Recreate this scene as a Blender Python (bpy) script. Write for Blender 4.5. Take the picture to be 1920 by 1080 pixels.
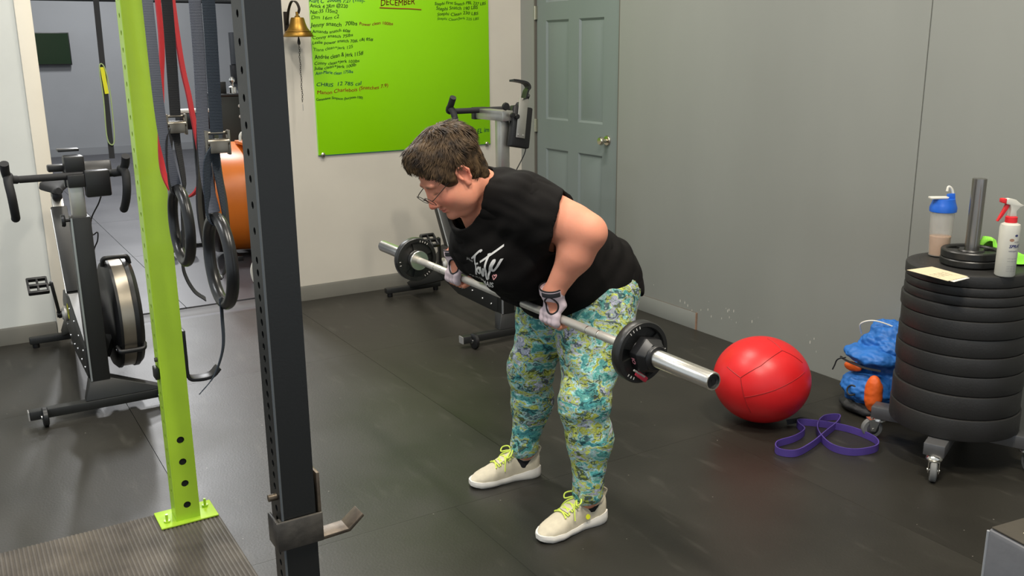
import bpy, bmesh, math, random
import numpy as np
from mathutils import Vector, Matrix, noise
from mathutils.bvhtree import BVHTree

random.seed(7)
for o in list(bpy.data.objects):
    bpy.data.objects.remove(o)
scene = bpy.context.scene
col = scene.collection

# ------------------------------------------------------------------ camera
RIGHT = Vector((0.8520644, -0.5233481, -0.0096436))
DOWN = Vector((-0.1373136, -0.2057065, -0.9689323))
FWD = Vector((0.5051052, 0.8269169, -0.2471380))
CAM = Vector((0.0, 0.0, 1.58))
cam_data = bpy.data.cameras.new('camera')
cam_data.sensor_width = 36.0
cam_data.lens = 32.7010
cam_data.clip_start = 0.05
cam_data.clip_end = 100
cam = bpy.data.objects.new('camera', cam_data)
col.objects.link(cam)
mw = Matrix.Identity(4)
for i in range(3):
    mw[i][0] = RIGHT[i]
    mw[i][1] = -DOWN[i]
    mw[i][2] = -FWD[i]
    mw[i][3] = CAM[i]
cam.matrix_world = mw
scene.camera = cam

# ------------------------------------------------------------------ world and large lights
world = bpy.data.worlds.new('world')
scene.world = world
world.use_nodes = True
world.node_tree.nodes['Background'].inputs[0].default_value = (0.84, 0.92, 1.0, 1)
world.node_tree.nodes['Background'].inputs[1].default_value = 0.85

def area_light(name, loc, sx, sy, power, color):
    d = bpy.data.lights.new(name, 'AREA')
    d.shape = 'RECTANGLE'
    d.size = sx
    d.size_y = sy
    d.energy = power
    d.color = color
    o = bpy.data.objects.new(name, d)
    o.location = loc
    col.objects.link(o)
    return o

CEIL = 3.9
LAMPS = [  # x, y, power, colour
    (0.75, 4.1, 44, (1.0, 0.95, 0.86)),
    (2.25, 4.1, 56, (1.0, 0.94, 0.84)),
    (0.45, 1.0, 92, (1.0, 0.94, 0.84)),
    (2.35, 1.2, 82, (1.0, 0.92, 0.78)),
    (-1.4, 3.2, 52, (0.95, 0.97, 1.0)),
    (1.6, 8.0, 95, (0.97, 0.98, 1.0)),
    (1.8, 11.0, 125, (0.97, 0.98, 1.0)),
    (2.4, 14.2, 170, (0.97, 0.98, 1.0)),
]
for (x, y, pw, c) in LAMPS:
    area_light('lamp_light', (x, y, CEIL - 0.13), 0.2, 0.8, pw, c)

scene.view_settings.view_transform = 'Standard'
scene.view_settings.look = 'None'
scene.view_settings.exposure = 0.0
scene.view_settings.gamma = 1.0
scene.view_settings.use_curve_mapping = False

# ------------------------------------------------------------------ materials
def srgb(h):
    h = h.lstrip('#')
    out = []
    for i in (0, 2, 4):
        c = int(h[i:i + 2], 16) / 255
        out.append(c / 12.92 if c <= 0.04045 else ((c + 0.055) / 1.055) ** 2.4)
    return (*out, 1.0)

def mat(name, color, rough=0.5, metal=0.0, var=0.0, vscale=8.0, bump=0.0, bscale=60.0, spec=0.5, coat=0.0,
        sss=0.0, trans=0.0, alpha=1.0, emit=None, estr=0.0, stretch=(1, 1, 1), color2=None, detail=4.0, sheen=0.0, rvar=0.0):
    m = bpy.data.materials.new(name)
    m.use_nodes = True
    nt = m.node_tree
    b = nt.nodes['Principled BSDF']
    c = srgb(color) if isinstance(color, str) else color
    b.inputs['Base Color'].default_value = c
    b.inputs['Roughness'].default_value = rough
    b.inputs['Metallic'].default_value = metal
    b.inputs['Specular IOR Level'].default_value = spec
    b.inputs['Coat Weight'].default_value = coat
    b.inputs['Transmission Weight'].default_value = trans
    b.inputs['Alpha'].default_value = alpha
    b.inputs['Sheen Weight'].default_value = sheen
    if sss:
        b.inputs['Subsurface Weight'].default_value = sss
        b.inputs['Subsurface Radius'].default_value = (0.012, 0.005, 0.003)
        b.inputs['Subsurface Scale'].default_value = 1.0
    if emit is not None:
        b.inputs['Emission Color'].default_value = srgb(emit) if isinstance(emit, str) else emit
        b.inputs['Emission Strength'].default_value = estr
    tc = nt.nodes.new('ShaderNodeTexCoord')
    mp = nt.nodes.new('ShaderNodeMapping')
    mp.inputs['Scale'].default_value = stretch
    nt.links.new(tc.outputs['Object'], mp.inputs['Vector'])
    if var or color2 is not None or rvar:
        n = nt.nodes.new('ShaderNodeTexNoise')
        n.inputs['Scale'].default_value = vscale
        n.inputs['Detail'].default_value = detail
        nt.links.new(mp.outputs[0], n.inputs['Vector'])
        r = nt.nodes.new('ShaderNodeValToRGB')
        r.color_ramp.elements[0].position = 0.3
        r.color_ramp.elements[1].position = 0.7
        if color2 is not None:
            c2 = srgb(color2) if isinstance(color2, str) else color2
            r.color_ramp.elements[0].color = c
            r.color_ramp.elements[1].color = c2
        else:
            r.color_ramp.elements[0].color = (*[max(0, x * (1 - var)) for x in c[:3]], 1)
            r.color_ramp.elements[1].color = (*[min(1, x * (1 + var)) for x in c[:3]], 1)
        nt.links.new(n.outputs['Fac'], r.inputs['Fac'])
        nt.links.new(r.outputs['Color'], b.inputs['Base Color'])
        if rvar:
            mr = nt.nodes.new('ShaderNodeMapRange')
            mr.inputs['From Min'].default_value = 0.3
            mr.inputs['From Max'].default_value = 0.7
            mr.inputs['To Min'].default_value = rough - rvar
            mr.inputs['To Max'].default_value = rough + rvar
            nt.links.new(n.outputs['Fac'], mr.inputs['Value'])
            nt.links.new(mr.outputs[0], b.inputs['Roughness'])
    if bump:
        n2 = nt.nodes.new('ShaderNodeTexNoise')
        n2.inputs['Scale'].default_value = bscale
        n2.inputs['Detail'].default_value = 5
        nt.links.new(mp.outputs[0], n2.inputs['Vector'])
        bp = nt.nodes.new('ShaderNodeBump')
        bp.inputs['Strength'].default_value = bump
        bp.inputs['Distance'].default_value = 0.01
        nt.links.new(n2.outputs['Fac'], bp.inputs['Height'])
        nt.links.new(bp.outputs[0], b.inputs['Normal'])
    return m

# ------------------------------------------------------------------ mesh helpers
def V(*a):
    return Vector(a) if len(a) > 1 else Vector(a[0])

def frame_from(axis, hint=None):
    w = Vector(axis).normalized()
    h = Vector(hint) if hint is not None else (Vector((0, 0, 1)) if abs(w.z) < 0.9 else Vector((1, 0, 0)))
    u = (h - w * h.dot(w)).normalized()
    v = w.cross(u)
    return u, v, w

def catmull(pts, n=6, closed=False):
    P = [Vector(p) for p in pts]
    out = []
    N = len(P)
    segs = N if closed else N - 1
    for i in range(segs):
        if closed:
            p0, p1, p2, p3 = P[(i - 1) % N], P[i], P[(i + 1) % N], P[(i + 2) % N]
        else:
            p1, p2 = P[i], P[i + 1]
            p0 = P[i - 1] if i > 0 else p1 * 2 - p2
            p3 = P[i + 2] if i + 2 < N else p2 * 2 - p1
        for k in range(n):
            t = k / n
            out.append(0.5 * ((2 * p1) + (p2 - p0) * t + (2 * p0 - 5 * p1 + 4 * p2 - p3) * t * t + (3 * p1 - p0 - 3 * p2 + p3) * t ** 3))
    if not closed:
        out.append(P[-1].copy())
    return out

def world_loc(o):
    l = Vector((0, 0, 0))
    while o is not None:
        l += o.location
        o = o.parent
    return l

class MB:
    def __init__(self):
        self.v = []
        self.f = []

    def add(self, verts, faces):
        k = len(self.v)
        self.v += [tuple(x) for x in verts]
        self.f += [tuple(i + k for i in fc) for fc in faces]
        return self

    def boxp(self, a, b):
        x0, y0, z0 = [min(a[i], b[i]) for i in range(3)]
        x1, y1, z1 = [max(a[i], b[i]) for i in range(3)]
        return self.add([(x0, y0, z0), (x1, y0, z0), (x1, y1, z0), (x0, y1, z0), (x0, y0, z1), (x1, y0, z1), (x1, y1, z1), (x0, y1, z1)],
                        [(0, 3, 2, 1), (4, 5, 6, 7), (0, 1, 5, 4), (1, 2, 6, 5), (2, 3, 7, 6), (3, 0, 4, 7)])

    def obox(self, c, u, v, w, su, sv, sw):
        c = Vector(c); u = Vector(u).normalized() * su / 2; v = Vector(v).normalized() * sv / 2; w = Vector(w).normalized() * sw / 2
        return self.add([c - u - v - w, c + u - v - w, c + u + v - w, c - u + v - w, c - u - v + w, c + u - v + w, c + u + v + w, c - u + v + w],
                        [(0, 3, 2, 1), (4, 5, 6, 7), (0, 1, 5, 4), (1, 2, 6, 5), (2, 3, 7, 6), (3, 0, 4, 7)])

    def bar(self, a, b, su, sv, hint=None):
        a = Vector(a); b = Vector(b)
        u, v, w = frame_from(b - a, hint)
        return self.obox((a + b) / 2, u, v, w, su, sv, (b - a).length)

    def prism(self, poly, O, U, Vv, W, d):
        O = Vector(O); U = Vector(U); Vv = Vector(Vv); W = Vector(W).normalized() * d
        n = len(poly)
        lo = [O + U * p[0] + Vv * p[1] for p in poly]
        hi = [p + W for p in lo]
        fs = [tuple(range(n - 1, -1, -1)), tuple(range(n, 2 * n))]
        for i in range(n):
            j = (i + 1) % n
            fs.append((i, j, n + j, n + i))
        return self.add(lo + hi, fs)

    def tube(self, pts, r, n=12, cap=True, closed=False, sx=1.0, hint=None):
        P = [Vector(p) for p in pts]
        N = len(P)
        rr = r if isinstance(r, (list, tuple)) else [r] * N
        T = []
        for i in range(N):
            a = P[(i - 1) % N] if (closed or i > 0) else P[i]
            b = P[(i + 1) % N] if (closed or i < N - 1) else P[i]
            T.append((b - a).normalized())
        u, v, w = frame_from(T[0], hint)
        verts = []
        for i in range(N):
            u = u - T[i] * u.dot(T[i])
            u.normalize()
            vv = T[i].cross(u)
            for k in range(n):
                a = 2 * math.pi * k / n
                verts.append(P[i] + (u * math.cos(a) * sx + vv * math.sin(a)) * rr[i])
        fs = []
        for i in range(N if closed else N - 1):
            j = (i + 1) % N
            for k in range(n):
                l = (k + 1) % n
                fs.append((i * n + k, i * n + l, j * n + l, j * n + k))
        if cap and not closed:
            fs.append(tuple(range(n - 1, -1, -1)))
            fs.append(tuple(range((N - 1) * n, N * n)))
        return self.add(verts, fs)

    def band(self, pts, w, t, wdir=None, wdirs=None, closed=False):
        """flat strip of width w (along wdir) and thickness t following pts"""
        P = [Vector(p) for p in pts]
        N = len(P)
        verts = []
        for i in range(N):
            a = P[(i - 1) % N] if (closed or i > 0) else P[i]
            b = P[(i + 1) % N] if (closed or i < N - 1) else P[i]
            T = (b - a).normalized()
            d = Vector(wdirs[i]) if wdirs else Vector(wdir)
            d = (d - T * d.dot(T)).normalized()
            nrm = T.cross(d)
            verts += [P[i] - d * w / 2 - nrm * t / 2, P[i] + d * w / 2 - nrm * t / 2, P[i] + d * w / 2 + nrm * t / 2, P[i] - d * w / 2 + nrm * t / 2]
        fs = []
        for i in range(N if closed else N - 1):
            j = (i + 1) % N
            for k in range(4):
                l = (k + 1) % 4
                fs.append((i * 4 + k, i * 4 + l, j * 4 + l, j * 4 + k))
        if not closed:
            fs += [(3, 2, 1, 0), tuple(range(4 * N - 4, 4 * N))]
        return self.add(verts, fs)

    def lathe(self, prof, O=(0, 0, 0), axis=(0, 0, 1), n=32, hint=None):
        """profile [(radius, height)] turned about axis through O"""
        u, v, w = frame_from(axis, hint)
        O = Vector(O)
        verts = []
        fs = []
        rows = []
        for (r, h) in prof:
            if r < 1e-6:
                rows.append([len(verts)])
                verts.append(O + w * h)
            else:
                rows.append(list(range(len(verts), len(verts) + n)))
                for k in range(n):
                    a = 2 * math.pi * k / n
                    verts.append(O + w * h + (u * math.cos(a) + v * math.sin(a)) * r)
        for A, B in zip(rows[:-1], rows[1:]):
            for k in range(n):
                l = (k + 1) % n
                if len(A) == 1 and len(B) == 1:
                    continue
                if len(A) == 1:
                    fs.append((A[0], B[l], B[k]))
                elif len(B) == 1:
                    fs.append((A[k], A[l], B[0]))
                else:
                    fs.append((A[k], A[l], B[l], B[k]))
        return self.add(verts, fs)

    def ellipsoid(self, c, rad, U=(1, 0, 0), Vv=(0, 1, 0), W=(0, 0, 1), nu=24, nv=14):
        c = Vector(c); U = Vector(U); Vv = Vector(Vv); W = Vector(W)
        prof = [(math.sin(math.pi * i / nv), -math.cos(math.pi * i / nv)) for i in range(nv + 1)]
        k = len(self.v)
        self.lathe([(0 if i in (0, nv) else r, h) for i, (r, h) in enumerate(prof)], n=nu)
        for i in range(k, len(self.v)):
            x, y, z = self.v[i]
            self.v[i] = tuple(c + U * x * rad[0] + Vv * y * rad[1] + W * z * rad[2])
        return self

    def torus(self, c, R, r, axis=(0, 0, 1), n=48, m=12, sx=1.0):
        u, v, w = frame_from(axis)
        c = Vector(c)
        pts = [c + (u * math.cos(2 * math.pi * i / n) + v * math.sin(2 * math.pi * i / n)) * R for i in range(n)]
        return self.tube(pts, r, m, closed=True, sx=sx, hint=w)

    def perforated(self, O, U, L, w, length, holes, r, depth=0.004, n=14):
        """plate from O spanning U*w and L*length with round holes (positions along L) that have walls going inwards"""
        O = Vector(O); U = Vector(U).normalized(); L = Vector(L).normalized(); N = U.cross(L)
        hs = sorted(holes)
        cuts = [0.0]
        for i, h in enumerate(hs):
            lo = max(cuts[-1], h - r * 1.25)
            if lo > cuts[-1] + 1e-5:
                self.add([O + L * cuts[-1], O + U * w + L * cuts[-1], O + U * w + L * lo, O + L * lo], [(0, 1, 2, 3)])
            hi = h + r * 1.25
            ring, outer, back = [], [], []
            for k in range(n):
                a = 2 * math.pi * k / n
                cu, sl = math.cos(a), math.sin(a)
                ring.append(O + U * (w / 2 + r * cu) + L * (h + r * sl))
                back.append(O + U * (w / 2 + r * cu) + L * (h + r * sl) - N * depth)
                s = min((w / 2) / max(abs(cu), 1e-6), ((hi - lo) / 2) / max(abs(sl), 1e-6))
                outer.append(O + U * (w / 2 + s * cu) + L * ((hi + lo) / 2 + s * sl))
            k0 = len(self.v)
            self.add(ring + outer + back, [])
            for k in range(n):
                l = (k + 1) % n
                self.f.append((k0 + k, k0 + n + k, k0 + n + l, k0 + l))
                self.f.append((k0 + k, k0 + l, k0 + 2 * n + l, k0 + 2 * n + k))
            # corner fill
            for (cu, sl) in ((0, lo), (w, lo), (w, hi), (0, hi)):
                corner = O + U * cu + L * sl
                ang = math.atan2(sl - (hi + lo) / 2, cu - w / 2) % (2 * math.pi)
                k = int(ang / (2 * math.pi) * n)
                self.add([corner], [])
                self.f.append((k0 + n + k % n, len(self.v) - 1, k0 + n + (k + 1) % n))
            cuts.append(hi)
        if cuts[-1] < length - 1e-5:
            self.add([O + L * cuts[-1], O + U * w + L * cuts[-1], O + U * w + L * length, O + L * length], [(0, 1, 2, 3)])
        return self

    def mesh(self, name, m, off=(0, 0, 0), bevel=0.0, smooth=40, seg=2, recalc=True):
        me = bpy.data.meshes.new(name)
        ox, oy, oz = off
        me.from_pydata([(x - ox, y - oy, z - oz) for x, y, z in self.v], [], self.f)
        bm = bmesh.new()
        bm.from_mesh(me)
        if recalc:
            bmesh.ops.recalc_face_normals(bm, faces=bm.faces)
        if bevel > 0:
            es = [e for e in bm.edges if len(e.link_faces) == 2 and e.calc_face_angle(0) > math.radians(35)]
            bmesh.ops.bevel(bm, geom=es, offset=bevel, segments=seg, affect='EDGES', clamp_overlap=True, profile=0.5)
        bm.to_mesh(me)
        bm.free()
        if smooth:
            me.polygons.foreach_set('use_smooth', [True] * len(me.polygons))
            me.set_sharp_from_angle(angle=math.radians(smooth))
        for mm in (m if isinstance(m, (list, tuple)) else [m]):
            me.materials.append(mm)
        return me

    def build(self, name, m, parent=None, loc=None, **kw):
        """one mesh object; vertices are world coordinates"""
        off = world_loc(parent) if parent is not None else Vector((0, 0, 0))
        if parent is None and loc is not None:
            off = Vector(loc)
        me = self.mesh(name, m, off, **kw)
        o = bpy.data.objects.new(name, me)
        col.objects.link(o)
        o.parent = parent
        if parent is None and loc is not None:
            o.location = loc
        return o

def tag(o, label=None, cat=None, group=None, kind=None):
    if label: o['label'] = label
    if cat: o['category'] = cat
    if group: o['group'] = group
    if kind: o['kind'] = kind
    return o

def thing(name, loc, label=None, cat=None, group=None):
    o = bpy.data.objects.new(name, None)
    o.empty_display_size = 0.05
    o.location = loc
    col.objects.link(o)
    return tag(o, label, cat, group)

def struct(name, mb, m, parent=None, **kw):
    o = mb.build(name, m, parent, **kw)
    if parent is None:
        o['kind'] = 'structure'
    return o

def copy_tree(o, parent=None):
    c = o.copy()
    col.objects.link(c)
    c.parent = parent
    for ch in list(o.children):
        copy_tree(ch, c)
    return c

def text_polys(body, size=1.0, shear=0.0, bold=0.0, spacing=1.0):
    """2-D mesh of a line of writing (built-in font): verts (x, y), faces"""
    cu = bpy.data.curves.new('writing', 'FONT')
    cu.body = body
    cu.size = size
    cu.shear = shear
    cu.offset = bold
    cu.space_character = spacing
    cu.resolution_u = 3
    ob = bpy.data.objects.new('writing', cu)
    col.objects.link(ob)
    dg = bpy.context.evaluated_depsgraph_get()
    me = ob.evaluated_get(dg).to_mesh()
    vs = [(v.co.x, v.co.y) for v in me.vertices]
    fs = [tuple(p.vertices) for p in me.polygons]
    ob.evaluated_get(dg).to_mesh_clear()
    bpy.data.objects.remove(ob)
    bpy.data.curves.remove(cu)
    return vs, fs
# ================================================================== ROOM
XR, YB, YF = 3.611, 5.76, 16.6
OPL, OPR = 0.525, 1.70          # opening in the back wall

M_floor = mat('rubber_floor', '#292722', 0.42, var=0.22, vscale=2.2, bump=0.06, bscale=120, spec=0.45, rvar=0.05, detail=8)
M_floor_far = mat('rubber_floor_far', '#3f3f43', 0.42, var=0.12, vscale=1.5, bump=0.05, bscale=90, spec=0.5, rvar=0.05, detail=8)
def dusty(m):
    nt = m.node_tree; b = nt.nodes['Principled BSDF']
    src = b.inputs['Base Color'].links[0].from_socket
    tc = nt.nodes.new('ShaderNodeTexCoord'); ge = nt.nodes.new('ShaderNodeNewGeometry')
    vo = nt.nodes.new('ShaderNodeTexVoronoi'); vo.inputs['Scale'].default_value = 11
    nt.links.new(ge.outputs['Position'], vo.inputs['Vector'])
    lt = nt.nodes.new('ShaderNodeMath'); lt.operation = 'LESS_THAN'; lt.inputs[1].default_value = 0.028
    nt.links.new(vo.outputs['Distance'], lt.inputs[0])
    mp = nt.nodes.new('ShaderNodeMapping'); mp.inputs['Scale'].default_value = (9, 2.2, 1); mp.inputs['Rotation'].default_value = (0, 0, 0.9)
    nt.links.new(ge.outputs['Position'], mp.inputs['Vector'])
    n = nt.nodes.new('ShaderNodeTexNoise'); n.inputs['Scale'].default_value = 1.6; n.inputs['Detail'].default_value = 9
    nt.links.new(mp.outputs[0], n.inputs['Vector'])
    sm = nt.nodes.new('ShaderNodeMapRange'); sm.inputs['From Min'].default_value = 0.60; sm.inputs['From Max'].default_value = 0.80; sm.inputs['To Max'].default_value = 0.16
    nt.links.new(n.outputs['Fac'], sm.inputs['Value'])
    mx = nt.nodes.new('ShaderNodeMath'); mx.operation = 'MAXIMUM'
    nt.links.new(lt.outputs[0], mx.inputs[0]); nt.links.new(sm.outputs[0], mx.inputs[1])
    mix = nt.nodes.new('ShaderNodeMix'); mix.data_type = 'RGBA'; mix.inputs['B'].default_value = srgb('#77746c')
    nt.links.new(mx.outputs[0], mix.inputs['Factor']); nt.links.new(src, mix.inputs['A']); nt.links.new(mix.outputs['Result'], b.inputs['Base Color'])
dusty(M_floor); dusty(M_floor_far)
M_sub = mat('floor_gap', '#0c0c0c', 0.9)
M_cream = mat('cream_wall_paint', '#bdb7ab', 0.75, var=0.04, vscale=3, bump=0.03, bscale=40)
M_trimw = mat('white_trim_paint', '#e4dccb', 0.6, var=0.03, vscale=4, bump=0.04, bscale=30)
M_bbase = mat('grey_vinyl_base', '#66645c', 0.6, var=0.06, vscale=6)
M_greyfar = mat('far_grey_wall_paint', '#828486', 0.7, var=0.05, vscale=1.2)
M_ceil = mat('ceiling_paint', '#c9c8c2', 0.9)
M_door = mat('grey_door_paint', '#6f7877', 0.5, var=0.05, vscale=2.0, bump=0.03, bscale=25, stretch=(1, 1, 0.2))
M_nickel = mat('brushed_nickel', '#c9c2b0', 0.25, 1.0)
M_rawedge = mat('raw_board_edge', '#8a6f5c', 0.8, var=0.15, vscale=30)

def grey_wall_material():
    m = mat('grey_wall_paint', '#80827d', 0.55, var=0.05, vscale=1.6, bump=0.03, bscale=14, stretch=(1, 1, 0.3))
    nt = m.node_tree
    b = nt.nodes['Principled BSDF']
    src = b.inputs['Base Color'].links[0].from_socket
    tc = nt.nodes.new('ShaderNodeTexCoord')
    # paint chips: short upright flakes in a belt near the floor plus scattered nicks
    mp = nt.nodes.new('ShaderNodeMapping')
    mp.inputs['Scale'].default_value = (1, 62, 17)
    nt.links.new(tc.outputs['Object'], mp.inputs['Vector'])
    vo = nt.nodes.new('ShaderNodeTexVoronoi')
    vo.inputs['Scale'].default_value = 1.0
    nt.links.new(mp.outputs[0], vo.inputs['Vector'])
    lt = nt.nodes.new('ShaderNodeMath'); lt.operation = 'LESS_THAN'; lt.inputs[1].default_value = 0.15
    nt.links.new(vo.outputs['Distance'], lt.inputs[0])
    sep = nt.nodes.new('ShaderNodeSeparateXYZ')
    nt.links.new(tc.outputs['Object'], sep.inputs[0])
    d = nt.nodes.new('ShaderNodeMath'); d.operation = 'SUBTRACT'; d.inputs[1].default_value = 0.145
    nt.links.new(sep.outputs['Z'], d.inputs[0])
    ab = nt.nodes.new('ShaderNodeMath'); ab.operation = 'ABSOLUTE'
    nt.links.new(d.outputs[0], ab.inputs[0])
    belt = nt.nodes.new('ShaderNodeMath'); belt.operation = 'LESS_THAN'; belt.inputs[1].default_value = 0.045
    nt.links.new(ab.outputs[0], belt.inputs[0])
    mu = nt.nodes.new('ShaderNodeMath'); mu.operation = 'MULTIPLY'
    nt.links.new(lt.outputs[0], mu.inputs[0]); nt.links.new(belt.outputs[0], mu.inputs[1])
    n = nt.nodes.new('ShaderNodeTexNoise'); n.inputs['Scale'].default_value = 3.0
    nt.links.new(tc.outputs['Object'], n.inputs['Vector'])
    gt = nt.nodes.new('ShaderNodeMath'); gt.operation = 'GREATER_THAN'; gt.inputs[1].default_value = 0.5
    nt.links.new(n.outputs['Fac'], gt.inputs[0])
    mu2 = nt.nodes.new('ShaderNodeMath'); mu2.operation = 'MULTIPLY'
    nt.links.new(mu.outputs[0], mu2.inputs[0]); nt.links.new(gt.outputs[0], mu2.inputs[1])
    mix = nt.nodes.new('ShaderNodeMix'); mix.data_type = 'RGBA'
    mix.inputs['B'].default_value = srgb('#cfcac0')
    nt.links.new(mu2.outputs[0], mix.inputs['Factor'])
    nt.links.new(src, mix.inputs['A'])
    nt.links.new(mix.outputs['Result'], b.inputs['Base Color'])
    return m
M_grey = grey_wall_material()

# floor: slab with rubber mats laid on it
fl = struct('floor', MB().boxp((-3.2, -2.2, -0.12), (8.0, YF + 0.1, -0.02)), M_sub)
matmesh = {}
gx = [-3.07, -1.85, -0.634, 0.586, 1.806, 3.026, 3.605]
gy = [-2.0, -0.96, 0.87, 2.70, 4.53, 5.75]
gx_near = [-3.07, -2.26, -1.04, 0.18, 1.40, 2.62, 3.605]
rows = [(gx if y >= 2.6 else gx_near) for y in gy]
for i in range(len(gx) - 1):
    for j in range(len(gy) - 1):
        gx = rows[j]
        wide = 0.0016 if (abs(gx[i] - 0.586) < 0.01 or abs(gx[i + 1] - 0.586) < 0.01) else 0.0
        sx, sy = gx[i + 1] - gx[i] - 0.0008 - wide, gy[j + 1] - gy[j] - 0.0010
        key = (round(sx, 3), round(sy, 3))
        if key not in matmesh:
            matmesh[key] = MB().boxp((-sx / 2, -sy / 2, -0.02), (sx / 2, sy / 2, 0)).mesh('floor_mat', M_floor)
        o = bpy.data.objects.new('floor_mat', matmesh[key])
        col.objects.link(o)
        o.parent = fl
        o.location = ((gx[i] + gx[i + 1]) / 2, (gy[j] + gy[j + 1]) / 2, 0)
fx = [0.0, 1.22, 2.44, 3.66, 4.88, 6.1, 7.32]
fy = [6.02 + 1.83 * k for k in range(6)]
for i in range(len(fx) - 1):
    for j in range(len(fy) - 1):
        sx, sy = 1.216, 1.826
        key = ('far', 0)
        if key not in matmesh:
            matmesh[key] = MB().boxp((-sx / 2, -sy / 2, -0.02), (sx / 2, sy / 2, 0)).mesh('floor_mat', M_floor_far)
        o = bpy.data.objects.new('floor_mat', matmesh[key])
        col.objects.link(o)
        o.parent = fl
        o.location = (fx[i] + 0.61, fy[j] + 0.915, 0)
MB().boxp((0.0, fy[-1] + 0.003, -0.02), (7.32, YF, 0)).build('floor_mat', M_floor_far, fl)
# threshold strip in the opening
th = struct('trim_2', MB().prism([(0, 0), (0.02, 0.006), (0.19, 0.006), (0.21, 0)], (OPL + 0.003, 5.803, -0.012), (0, 1, 0), (0, 0, 1.6), (1, 0, 0), OPR - OPL - 0.006), mat('threshold_strip', '#3a3836', 0.5))
MB().boxp((OPL + 0.003, 5.752, -0.02), (OPR - 0.003, 5.80, -0.001)).build('strip_filler', M_floor_far, th)

# walls
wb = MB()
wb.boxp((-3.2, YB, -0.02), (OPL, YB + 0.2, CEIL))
struct('wall_left', wb, mat('cool_lit_wall_paint', '#c6c8c3', 0.75, var=0.04, vscale=3, bump=0.03, bscale=40))  # same wall as the back one, coloured paler and cooler for daylight from the left
struct('wall_back', MB().boxp((OPR, YB, -0.02), (XR, YB + 0.2, CEIL)), M_cream)
struct('trim_1', MB().boxp((0.445, YB - 0.018, 0.0), (OPL, YB - 0.0005, CEIL - 0.01)), M_trimw, bevel=0.002)
struct('baseboard_left', MB().prism([(0, 0), (0.012, 0), (0.012, 0.085), (0.006, 0.098), (0, 0.098)], (-3.2, YB - 0.0005, 0.0005), (0, -1, 0), (0, 0, 1), (1, 0, 0), 3.64), M_bbase)
struct('baseboard_back', MB().prism([(0, 0), (0.012, 0), (0.012, 0.085), (0.006, 0.098), (0, 0.098)], (OPR, YB - 0.0005, 0.0005), (0, -1, 0), (0, 0, 1), (1, 0, 0), XR - OPR - 0.0165), M_bbase)

DY0, DY1, DTOP = 4.632, 5.588, 2.10   # doorway in the right wall
wr = MB()
SEAM = 2.53
wr.boxp((XR, -2.2, -0.02), (XR + 0.14, SEAM - 0.003, CEIL))
wr.boxp((XR, SEAM + 0.003, -0.02), (XR + 0.14, DY0, CEIL))
wr.boxp((XR, DY1, -0.02), (XR + 0.14, YB + 0.2, CEIL))
wr.boxp((XR, DY0, DTOP), (XR + 0.14, DY1, CEIL))
wr.boxp((XR + 0.006, SEAM - 0.003, -0.02), (XR + 0.14, SEAM + 0.003, CEIL))
struct('wall_right', wr, M_grey, smooth=0)
bb = struct('baseboard_right', MB().boxp((XR - 0.011, 3.862, 0.0005), (XR - 0.0005, DY0 - 0.002, 0.101)), M_grey, bevel=0.001)
MB().boxp((XR - 0.0112, 3.8555, 0.0005), (XR - 0.0006, 3.8618, 0.101)).build('raw_edge', M_rawedge, bb)
MB().boxp((XR - 0.0095, 3.862, 0.1012), (XR - 0.0006, DY0 - 0.002, 0.1028)).build('caulk_line', mat('caulk_line', '#625d57', 0.8), bb)

# door with six raised panels, in its frame
jamb = MB()
jamb.boxp((XR + 0.001, DY0 + 0.0005, 0), (XR + 0.13, DY0 + 0.010, DTOP - 0.0005))
jamb.boxp((XR + 0.001, DY1 - 0.012, 0), (XR + 0.13, DY1 - 0.0005, DTOP - 0.0005))
jamb.boxp((XR + 0.001, DY0 + 0.0105, DTOP - 0.012), (XR + 0.13, DY1 - 0.0125, DTOP - 0.0005))
struct('trim_3', jamb, mat('door_jamb_paint', '#5b5750', 0.6))
d0, d1, dz1 = DY0 + 0.017, DY1 - 0.021, DTOP - 0.017
xf = XR + 0.012
cols_ = [(4.805, 5.072), (5.188, 5.458)]
rows_ = [(0.24, 0.919), (1.118, 1.777), (1.892, 2.02)]
slab = MB()
ys = [d0, cols_[0][0], cols_[0][1], cols_[1][0], cols_[1][1], d1]
zs = [0.008, rows_[0][0], rows_[0][1], rows_[1][0], rows_[1][1], rows_[2][0], rows_[2][1], dz1]
for i in range(5):
    for j in range(7):
        if i in (1, 3) and j in (1, 3, 5):
            continue
        slab.boxp((xf, ys[i], zs[j]), (xf + 0.035, ys[i + 1], zs[j + 1]))
slab.boxp((xf + 0.02, d0 + 0.01, 0.02), (xf + 0.034, d1 - 0.01, dz1 - 0.01))
door = struct('door_1', slab, M_door, smooth=0)
for (a, b) in cols_:
    for (c, e) in rows_:
        p = MB()
        # sloping moulding down into the recess, then the raised field
        def ring(ins, x): return [(x, a + ins, c + ins), (x, b - ins, c + ins), (x, b - ins, e - ins), (x, a + ins, e - ins)]
        R_ = [ring(0.0005, xf + 0.0005), ring(0.014, xf + 0.011), ring(0.02, xf + 0.011), ring(0.047, xf + 0.003)]
        vs = [q for r in R_ for q in r]
        fs = [(12, 13, 14, 15)]
        for r in range(3):
            for k in range(4):
                l = (k + 1) % 4
                fs.append((r * 4 + k, r * 4 + l, r * 4 + 4 + l, r * 4 + 4 + k))
        p.add(vs, fs)
        p.build('panel', M_door, door, smooth=25)
kn = MB()
kn.lathe([(0, 0), (0.033, 0), (0.033, 0.004), (0.029, 0.010), (0.013, 0.013), (0.0115, 0.030), (0.016, 0.036), (0.0255, 0.044), (0.027, 0.056), (0.021, 0.066), (0, 0.068)], (xf, 4.752, 1.022), (-1, 0, 0), 28)
kn.build('knob', M_nickel, door)
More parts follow.
